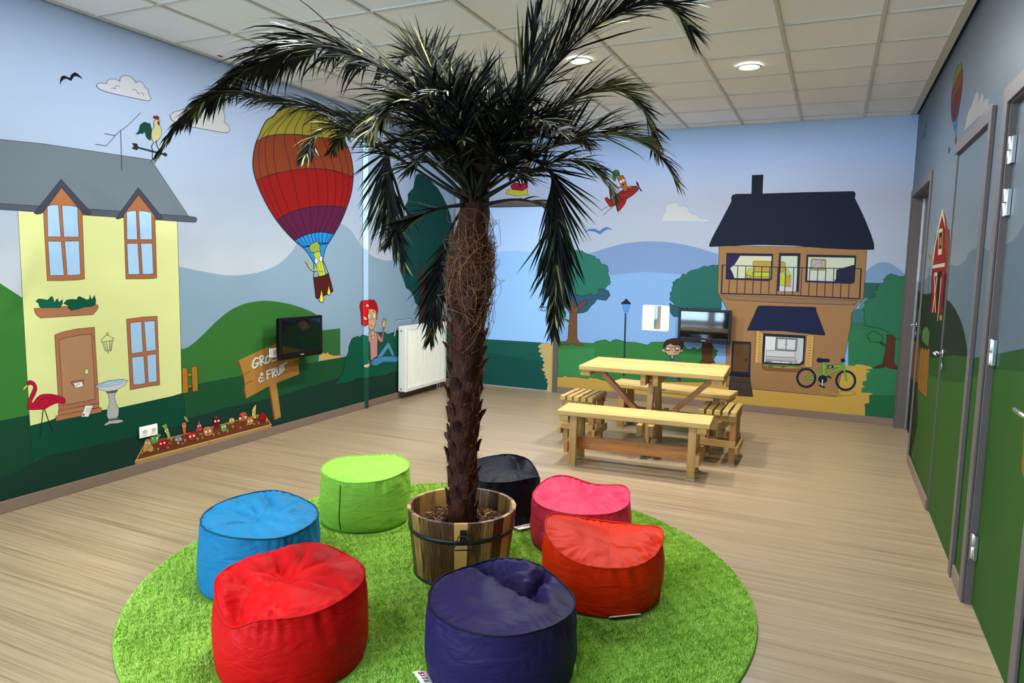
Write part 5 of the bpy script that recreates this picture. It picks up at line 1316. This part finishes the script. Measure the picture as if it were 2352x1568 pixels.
CR = RT     # picture right
frond([(1085, 455), (1035, 330), (985, 240), (925, 185), (850, 140), (750, 106), (660, 120), (570, 162), (490, 222), (425, 275)], (3.13, 2.95), .40, 1.25, (54, 18), 2, .16, seed=1, rnd=.05, wd=.0105)
frond([(1078, 458), (1000, 385), (900, 312), (800, 268), (700, 240), (600, 220), (520, 212), (455, 240), (405, 290), (366, 350)], (3.10, 2.72), .25, .75, (34, 14), 0, .30, seed=2, rnd=.05)
frond([(1072, 462), (1000, 418), (900, 352), (820, 305), (765, 292), (722, 315), (702, 360)], (3.05, 2.60), .22, .7, (48, 24), 4, .3, seed=3)
frond([(1070, 455), (980, 392), (915, 340), (893, 352), (889, 430), (893, 500), (905, 545), (926, 602)], (3.2, 3.35), .27, .2, (22, 12), 0, .42, side=CR, seed=4, rnd=.05)
frond([(1068, 470), (1010, 478), (960, 497), (915, 522), (888, 560)], (3.0, 2.8), .2, .6, (45, 22), 5, .25, seed=5)
frond([(1062, 482), (1036, 525), (1018, 590), (1006, 655), (996, 720), (988, 780)], (3.26, 3.36), .24, .15, (24, 12), 0, .25, side=CR, seed=6, rnd=.06)
frond([(1082, 440), (1050, 330), (1020, 230), (990, 165), (955, 128), (922, 135), (903, 165)], (3.3, 3.75), .26, .25, (55, 28), 38, .35, seed=7)
frond([(1090, 430), (1088, 330), (1080, 245), (1070, 190)], (3.3, 3.6), .36, .2, (30, 15), 30, .3, side=CR, seed=8)
frond([(1096, 430), (1122, 335), (1145, 260), (1160, 210)], (3.35, 3.6), .4, .15, (28, 14), 30, .3, side=CR, seed=9, step=.02)
frond([(1100, 430), (1150, 330), (1210, 235), (1275, 150), (1340, 82), (1420, 28), (1495, 2), (1550, 22), (1582, 66)], (3.2, 3.5), .42, .35, (48, 24), 14, .25, seed=10, wd=.0085)
frond([(1098, 440), (1150, 340), (1195, 230), (1222, 120), (1235, 20)], (3.0, 2.95), .3, .08, (16, 8), 10, .3, side=CR, seed=11, step=.03, wd=.008)
frond([(1100, 440), (1180, 340), (1260, 265), (1340, 215), (1410, 205), (1465, 235), (1495, 290), (1508, 345)], (3.25, 3.5), .26, .5, (38, 16), 8, .25, seed=12)
frond([(1105, 445), (1190, 385), (1270, 335), (1350, 308), (1430, 312), (1490, 335), (1530, 375), (1552, 415)], (3.2, 3.35), .28, .7, (48, 22), 16, .25, seed=13)
frond([(1105, 455), (1190, 410), (1270, 372), (1335, 372), (1385, 405), (1412, 450)], (3.1, 3.15), .24, .9, (52, 26), 6, .25, seed=14)
frond([(1105, 460), (1190, 410), (1248, 385), (1274, 420), (1280, 520), (1276, 640), (1272, 760)], (3.1, 3.18), .27, .15, (22, 11), 0, .32, side=CR, seed=15, rnd=.05)
frond([(1110, 470), (1180, 458), (1240, 470), (1292, 515)], (3.0, 2.9), .16, .6, (30, 16), 5, .4, seed=16, step=.03)
frond([(1082, 440), (1050, 340), (1010, 270), (950, 235), (890, 252), (845, 305)], (3.0, 2.55), .34, 1.1, (52, 26), 4, .2, seed=17, wd=.0105)
frond([(1088, 440), (1078, 340), (1062, 262), (1036, 215), (1000, 215)], (2.95, 2.55), .30, .8, (50, 26), 16, .25, seed=18, wd=.0085)
frond([(1096, 440), (1130, 350), (1180, 292), (1235, 275), (1280, 300)], (2.9, 2.5), .27, .8, (50, 26), 12, .25, seed=19)
frond([(1078, 440), (1010, 330), (940, 282), (870, 270), (805, 292), (765, 345)], (3.3, 3.75), .28, .7, (50, 24), 8, .25, seed=20)
frond([(1100, 440), (1160, 360), (1230, 312), (1300, 300), (1350, 330)], (3.4, 3.8), .28, .6, (48, 24), 10, .25, seed=21)
frond([(1086, 445), (1060, 390), (1030, 350), (985, 345), (940, 390)], (2.95, 2.65), .24, .8, (50, 26), 8, .2, seed=22)
frond([(1098, 448), (1130, 400), (1165, 385), (1205, 410)], (2.95, 2.7), .22, .8, (50, 26), 8, .2, seed=23)

for i, (dx, dy, ys_, lm) in enumerate(((-150, -60, 2.85, .26), (-120, -130, 2.7, .3), (-70, -185, 2.75, .3), (105, -140, 2.75, .3), (140, -70, 2.85, .24), (-180, -110, 3.05, .3), (165, -120, 3.1, .3), (-50, -75, 2.62, .22), (70, -80, 2.62, .22), (-140, -190, 3.35, .3), (125, -200, 3.4, .3), (-20, -120, 2.6, .26))):
    frond([(1088, 470), (1088+dx*.3, 455+dy*.65-10), (1088+dx*.7, 440+dy*1.05-4), (1088+dx*1.15, 446+dy*1.12+8)], (3.08, ys_), lm, .5, (30, 13), 14, .1, seed=40+i, step=.0105)

# ------------------------------------------------------------------ radiator
rx = XL+.13; a = at(932, 750, 0, rx); b = at(932, 901, 0, rx); e = at(1026, 738, 0, rx)
ry0, ry1, rz0, rz1 = a[1], e[1], b[2], a[2]
t = empty('radiator', (XL+.03, ry0, rz0), 'white ribbed panel radiator on the wall behind the palm trunk', 'radiator')
RO = np.array([XL+.03, ry0, rz0]); hh, ly, dp = rz1-rz0, ry1-ry0, rx-(XL+.03)
M_RAD = flat('radiator_enamel', (222, 221, 208), .32, .5)
mb = MB(); V, F = [], []; ny = 0
ys = [0, .05]; n = int((ly-.1)/.0333); pit = (ly-.1)/n
prof = [(0, dp-.006), (.004, dp), (.040, dp)]
for i in range(n):
    y = .05+i*pit; prof += [(y+.003, dp), (y+.009, dp-.010), (y+pit-.009, dp-.010), (y+pit-.003, dp)]
prof += [(ly-.004, dp), (ly, dp-.006)]
for z, ins in ((.0, .004), (.004, 0), (.045, 0), (.055, 1), (hh-.055, 1), (hh-.045, 0), (hh-.004, 0), (hh, .004)):
    for y, d in prof: V.append(((d if ins == 1 else max(d, dp) if .001 < y < ly-.001 else d)-(ins if ins not in (0, 1) else 0), y, z))
m_ = len(prof); F = [(k*m_+i, k*m_+i+1, (k+1)*m_+i+1, (k+1)*m_+i) for k in range(7) for i in range(m_-1)]
mb.add(V, F); mb.box((dp-.022, .004, .004), (dp-.012, ly-.004, hh-.004)); mb.build('front_panel', M_RAD, t)
for y in (0, ly-.004):
    mb = MB(); mb.box((.0, y, .004), (dp-.006, y+.004, hh-.002)); mb.build('side_cover', M_RAD, t, bevel=.0015)
mb = MB()
for i in range(int(ly/.02)): mb.box((.004, .01+i*.02, hh-.012), (dp-.008, .016+i*.02, hh-.003))
mb.box((0, 0, hh-.014), (.006, ly, hh-.001)); mb.build('top_grille', M_RAD, t)
mb = MB(); mb.box((0, .006, .004), (.012, ly-.006, hh-.006)); mb.build('rear_panel', M_RAD, t)
for z in (hh-.05, .04):
    mb = MB(); mb.tube([(dp*.45, -.0005, z), (dp*.45, -.010, z)], .011, 14); mb.build('vent_plug', M_STEEL, t)
mb = MB(); mb.tube([(dp*.45, ly+.0005, hh-.03), (dp*.45, ly+.05, hh-.03)], .017, 16); mb.build('thermostat_knob', M_WHITE, t)
for k in (.09, .14):
    mb = MB(); mb.tube([(dp*.5, ly-k, .004), (dp*.5, ly-k, -.03), (dp*.5, ly-k, -rz0+.001)], .008, 10); mb.tube([(dp*.5, ly-k, -rz0+.001), (dp*.5, ly-k, -rz0+.01)], .022, 16)
    mb.build('supply_pipe', M_STEEL, t)
for k in (.15, ly-.2):
    mb = MB(); mb.box((-.0285, k, hh*.2), (0, k+.03, hh*.9)); mb.build('wall_bracket', M_STEEL, t)

# ------------------------------------------------------------------ televisions
M_BEZ = flat('tv_black', (9, 9, 10), .35, .22); M_SCR = flat('tv_screen', (10, 10, 12), .04, .8); M_SILV = flat('tv_mark', (170, 165, 150), .4, .5)


def make_tv(name, label, org, X_, Z_, wd, ht, thick, gap, cable=False, tilt=0.):
    """org: lower left corner of the front; X_ along the width, Z_ up, the wall lies gap+thick behind"""
    Y_ = np.cross(Z_, X_)                    # into the wall
    t = bpy.data.objects.new(name, None); COL.objects.link(t); tag(t, label, 'television')
    Rm = Matrix(((X_[0], Y_[0], Z_[0], org[0]), (X_[1], Y_[1], Z_[1], org[1]), (X_[2], Y_[2], Z_[2], org[2]), (0, 0, 0, 1)))
    t.matrix_world = Rm @ Matrix.Rotation(tilt, 4, 'X')
    b, bb = wd*.05, ht*.15
    mb = MB(); mb.box((0, 0, 0), (b, thick, ht)); mb.box((wd-b, 0, 0), (wd, thick, ht)); mb.box((b, 0, ht-b), (wd-b, thick, ht)); mb.box((b, 0, 0), (wd-b, thick, bb)); mb.box((b*.5, thick-.01, b*.5), (wd-b*.5, thick+.02, ht-b*.5))
    mb.build('bezel', M_BEZ, t, bevel=.003)
    mb = MB(); mb.box((b, .004, bb), (wd-b, thick-.012, ht-b)); mb.build('screen', M_SCR, t)
    mb = MB(); mb.box((wd*.46, -.0008, bb*.42), (wd*.54, .002, bb*.56)); mb.build('maker_mark', M_SILV, t)
    mb = MB(); mb.box((wd*.3, thick+.02, ht*.25), (wd*.7, thick+.03, ht*.75)); mb.box((wd*.46, thick+.03, ht*.42), (wd*.54, thick+gap-.012, ht*.58)); mb.box((wd*.38, thick+gap-.012, ht*.3), (wd*.62, thick+gap-.002, ht*.7)); mb.build('wall_mount', M_BEZ, t)
    return t


tvx = XL+.17; p0, p1, p2 = at(644, 828, 0, tvx), at(741, 810, 0, tvx), at(644.5, 731, 0, tvx)
make_tv('television', 'black wall television hung over the painted wooden sign', np.array([tvx, p0[1], p0[2]]), np.array([0, 1., 0]), np.array([0, 0, 1.]), p1[1]-p0[1], p2[2]-p0[2], .038, .13)
tvy = YB-.14; p0, p1, p2 = at(1555.5, 784, 1, tvy), at(1676.5, 789, 1, tvy), at(1557, 708, 1, tvy)
make_tv('television', 'black wall television showing a window reflection, beside the painted brown house', np.array([p0[0], tvy, p0[2]]), np.array([1., 0, 0]), np.array([0, 0, 1.]), p1[0]-p0[0], p2[2]-p0[2], .05, .09, tilt=.0)

# ------------------------------------------------------------------ sockets
def make_socket(label, p, wd, ht, n):
    """p: lower near corner on the left wall"""
    t = empty('wall_socket', (XL+.0125, p[1], p[2]), label, 'socket')
    M_S = flat('socket_ivory', (240, 238, 226), .3, .5); M_SI = flat('socket_well', (196, 190, 174), .4, .4)
    mb = MB(); mb.box((0, 0, 0), (.012, wd, ht)); mb.build('plate', M_S, t, bevel=.004)
    w1_ = wd/n
    for i in range(n):
        c = (i+.5)*w1_; mb = MB(); mb.box((.0122, c-w1_*.34, ht*.5-w1_*.34), (.015, c+w1_*.34, ht*.5+w1_*.34)); mb.lathe([(w1_*.30, .0152), (w1_*.30, .0165), (w1_*.24, .0165), (w1_*.235, .0155), (.0005, .0153)], (0, c, ht*.5), 28, 0, axis=0)
        o = mb.build('insert', M_S, t)
        mb = MB(); mb.disc((.0160, c, ht*.5), w1_*.235, 28, 0, axis=0); mb.build('well', M_SI, o)
        mb = MB()
        for s in (-1, 1): mb.tube([(.0162, c+s*.0085, ht*.5), (.0166, c+s*.0085, ht*.5)], .0028, 10)
        mb.build('pin_hole', M_DARK, o)
    return t


pa, pb, pc = at(321, 1007, 0, XL+.02), at(362, 997, 0, XL+.02), at(321, 982, 0, XL+.02)
make_socket('ivory double socket above the painted vegetable bed', pa, pb[1]-pa[1], .085, 2)
pa, pb, pc = at(619.5, 821, 0, XL+.02), at(641, 817, 0, XL+.02), at(619.5, 800.5, 0, XL+.02)
make_socket('ivory wall socket half hidden behind the television over the sign', pa, (pb[1]-pa[1])*1.05, pc[2]-pa[2], 1)

# ------------------------------------------------------------------ downlights and the red sticker
M_LAMP = emis('lamp_glow', (1., .93, .82), 14.)
LAMPS = []
for (px, py), lab in (((1721, 152), 'round recessed downlight above the picnic table, clear of the palm'), ((1332, 138), 'round recessed downlight half hidden by the right-hand palm fronds'), ((1110, 207), 'round recessed downlight glimpsed through the middle of the palm crown')):
    q = at(px, py, 2, H); t = empty('downlight', (q[0], q[1], H-.003), lab, 'downlight', 'recessed ceiling downlights')
    mb = MB(); mb.lathe([(.080, .0), (.095, -.0015), (.098, -.006), (.094, -.009), (.078, -.0085), (.070, .004), (.070, .0045), (.080, .0)], (0, 0, 0), 40, 0); mb.build('trim_ring', flat('downlight_ring', (214, 212, 205), .35, .5), t)
    mb = MB(); mb.disc((0, 0, -.004), .0745, 40, 0, flip=True); mb.build('diffuser', M_LAMP, t)
    LAMPS.append((q[0], q[1]))
q = at(506, 131, 2, H); mb = MB(); mb.beam((0, -.022, 0), (0, .022, 0), .028, .002); t = mb.build('sticker', flat('sticker_red', (130, 16, 44), .5)); t.location = (q[0], q[1], H+.0065); tag(t, 'tiny red sticker on the ceiling tile near the left wall', 'sticker')
# ------------------------------------------------------------------ light: daylight through the window wall, downlights in the ceiling, added fill by the camera
wd_ = bpy.data.worlds.new('sky'); SC.world = wd_; wd_.use_nodes = True
bg = wd_.node_tree.nodes['Background']; bg.inputs['Color'].default_value = (.55, .78, 1.0, 1); bg.inputs['Strength'].default_value = 9.


def light(name, kind, loc, energy, col, **kw):
    l = bpy.data.lights.new(name, kind); l.energy = energy; l.color = col
    for k, v in kw.items(): setattr(l, k, v)
    o = bpy.data.objects.new(name, l); COL.objects.link(o); o.location = loc
    return o


o = light('window_portal', 'AREA', (-3.15, YF-.12, 1.4), 1, (1, 1, 1), shape='RECTANGLE', size=2.4, size_y=2.69)
o.rotation_euler = (PI/2, 0, 0); o.data.cycles.is_portal = True
o = light('window_portal', 'AREA', (XL-.12, -2.42, 1.4), 1, (1, 1, 1), shape='RECTANGLE', size=3.8, size_y=2.69)
o.rotation_euler = (PI/2, 0, -PI/2); o.data.cycles.is_portal = True
WARM = (.96, .975, 1.)
for x, y, pw in [(*LAMPS[0], 125), (*LAMPS[1], 118), (*LAMPS[2], 95), (-.70, 3.6, 65), (-3.05, 3.35, 100), (-1.85, 2.75, 135), (-.70, .9, 22), (-3.05, .75, 40), (-1.9, .1, 25)]:  # lamps by the camera are unseen, added without fittings as weak fill light
    o = light('downlight_and_fill', 'AREA', (x, y, H-.012), pw*.27, WARM, shape='DISK', size=.1)
# daylight in the room beyond the small window
o = light('day_beyond', 'AREA', (-1.6, YB+1.7, H-.1), 110, (1, 1, 1), shape='SQUARE', size=2.5)

# ------------------------------------------------------------------ look
SC.view_settings.view_transform = 'Standard'; SC.view_settings.look = 'None'; SC.view_settings.gamma = 1; SC.view_settings.use_curve_mapping = False
SC.view_settings.exposure = 1.22
SC.cycles.max_bounces = 8; SC.cycles.diffuse_bounces = 4; SC.cycles.glossy_bounces = 4; SC.cycles.transparent_max_bounces = 12; SC.cycles.caustics_reflective = False; SC.cycles.caustics_refractive = False
SC.cycles.sample_clamp_indirect = 6
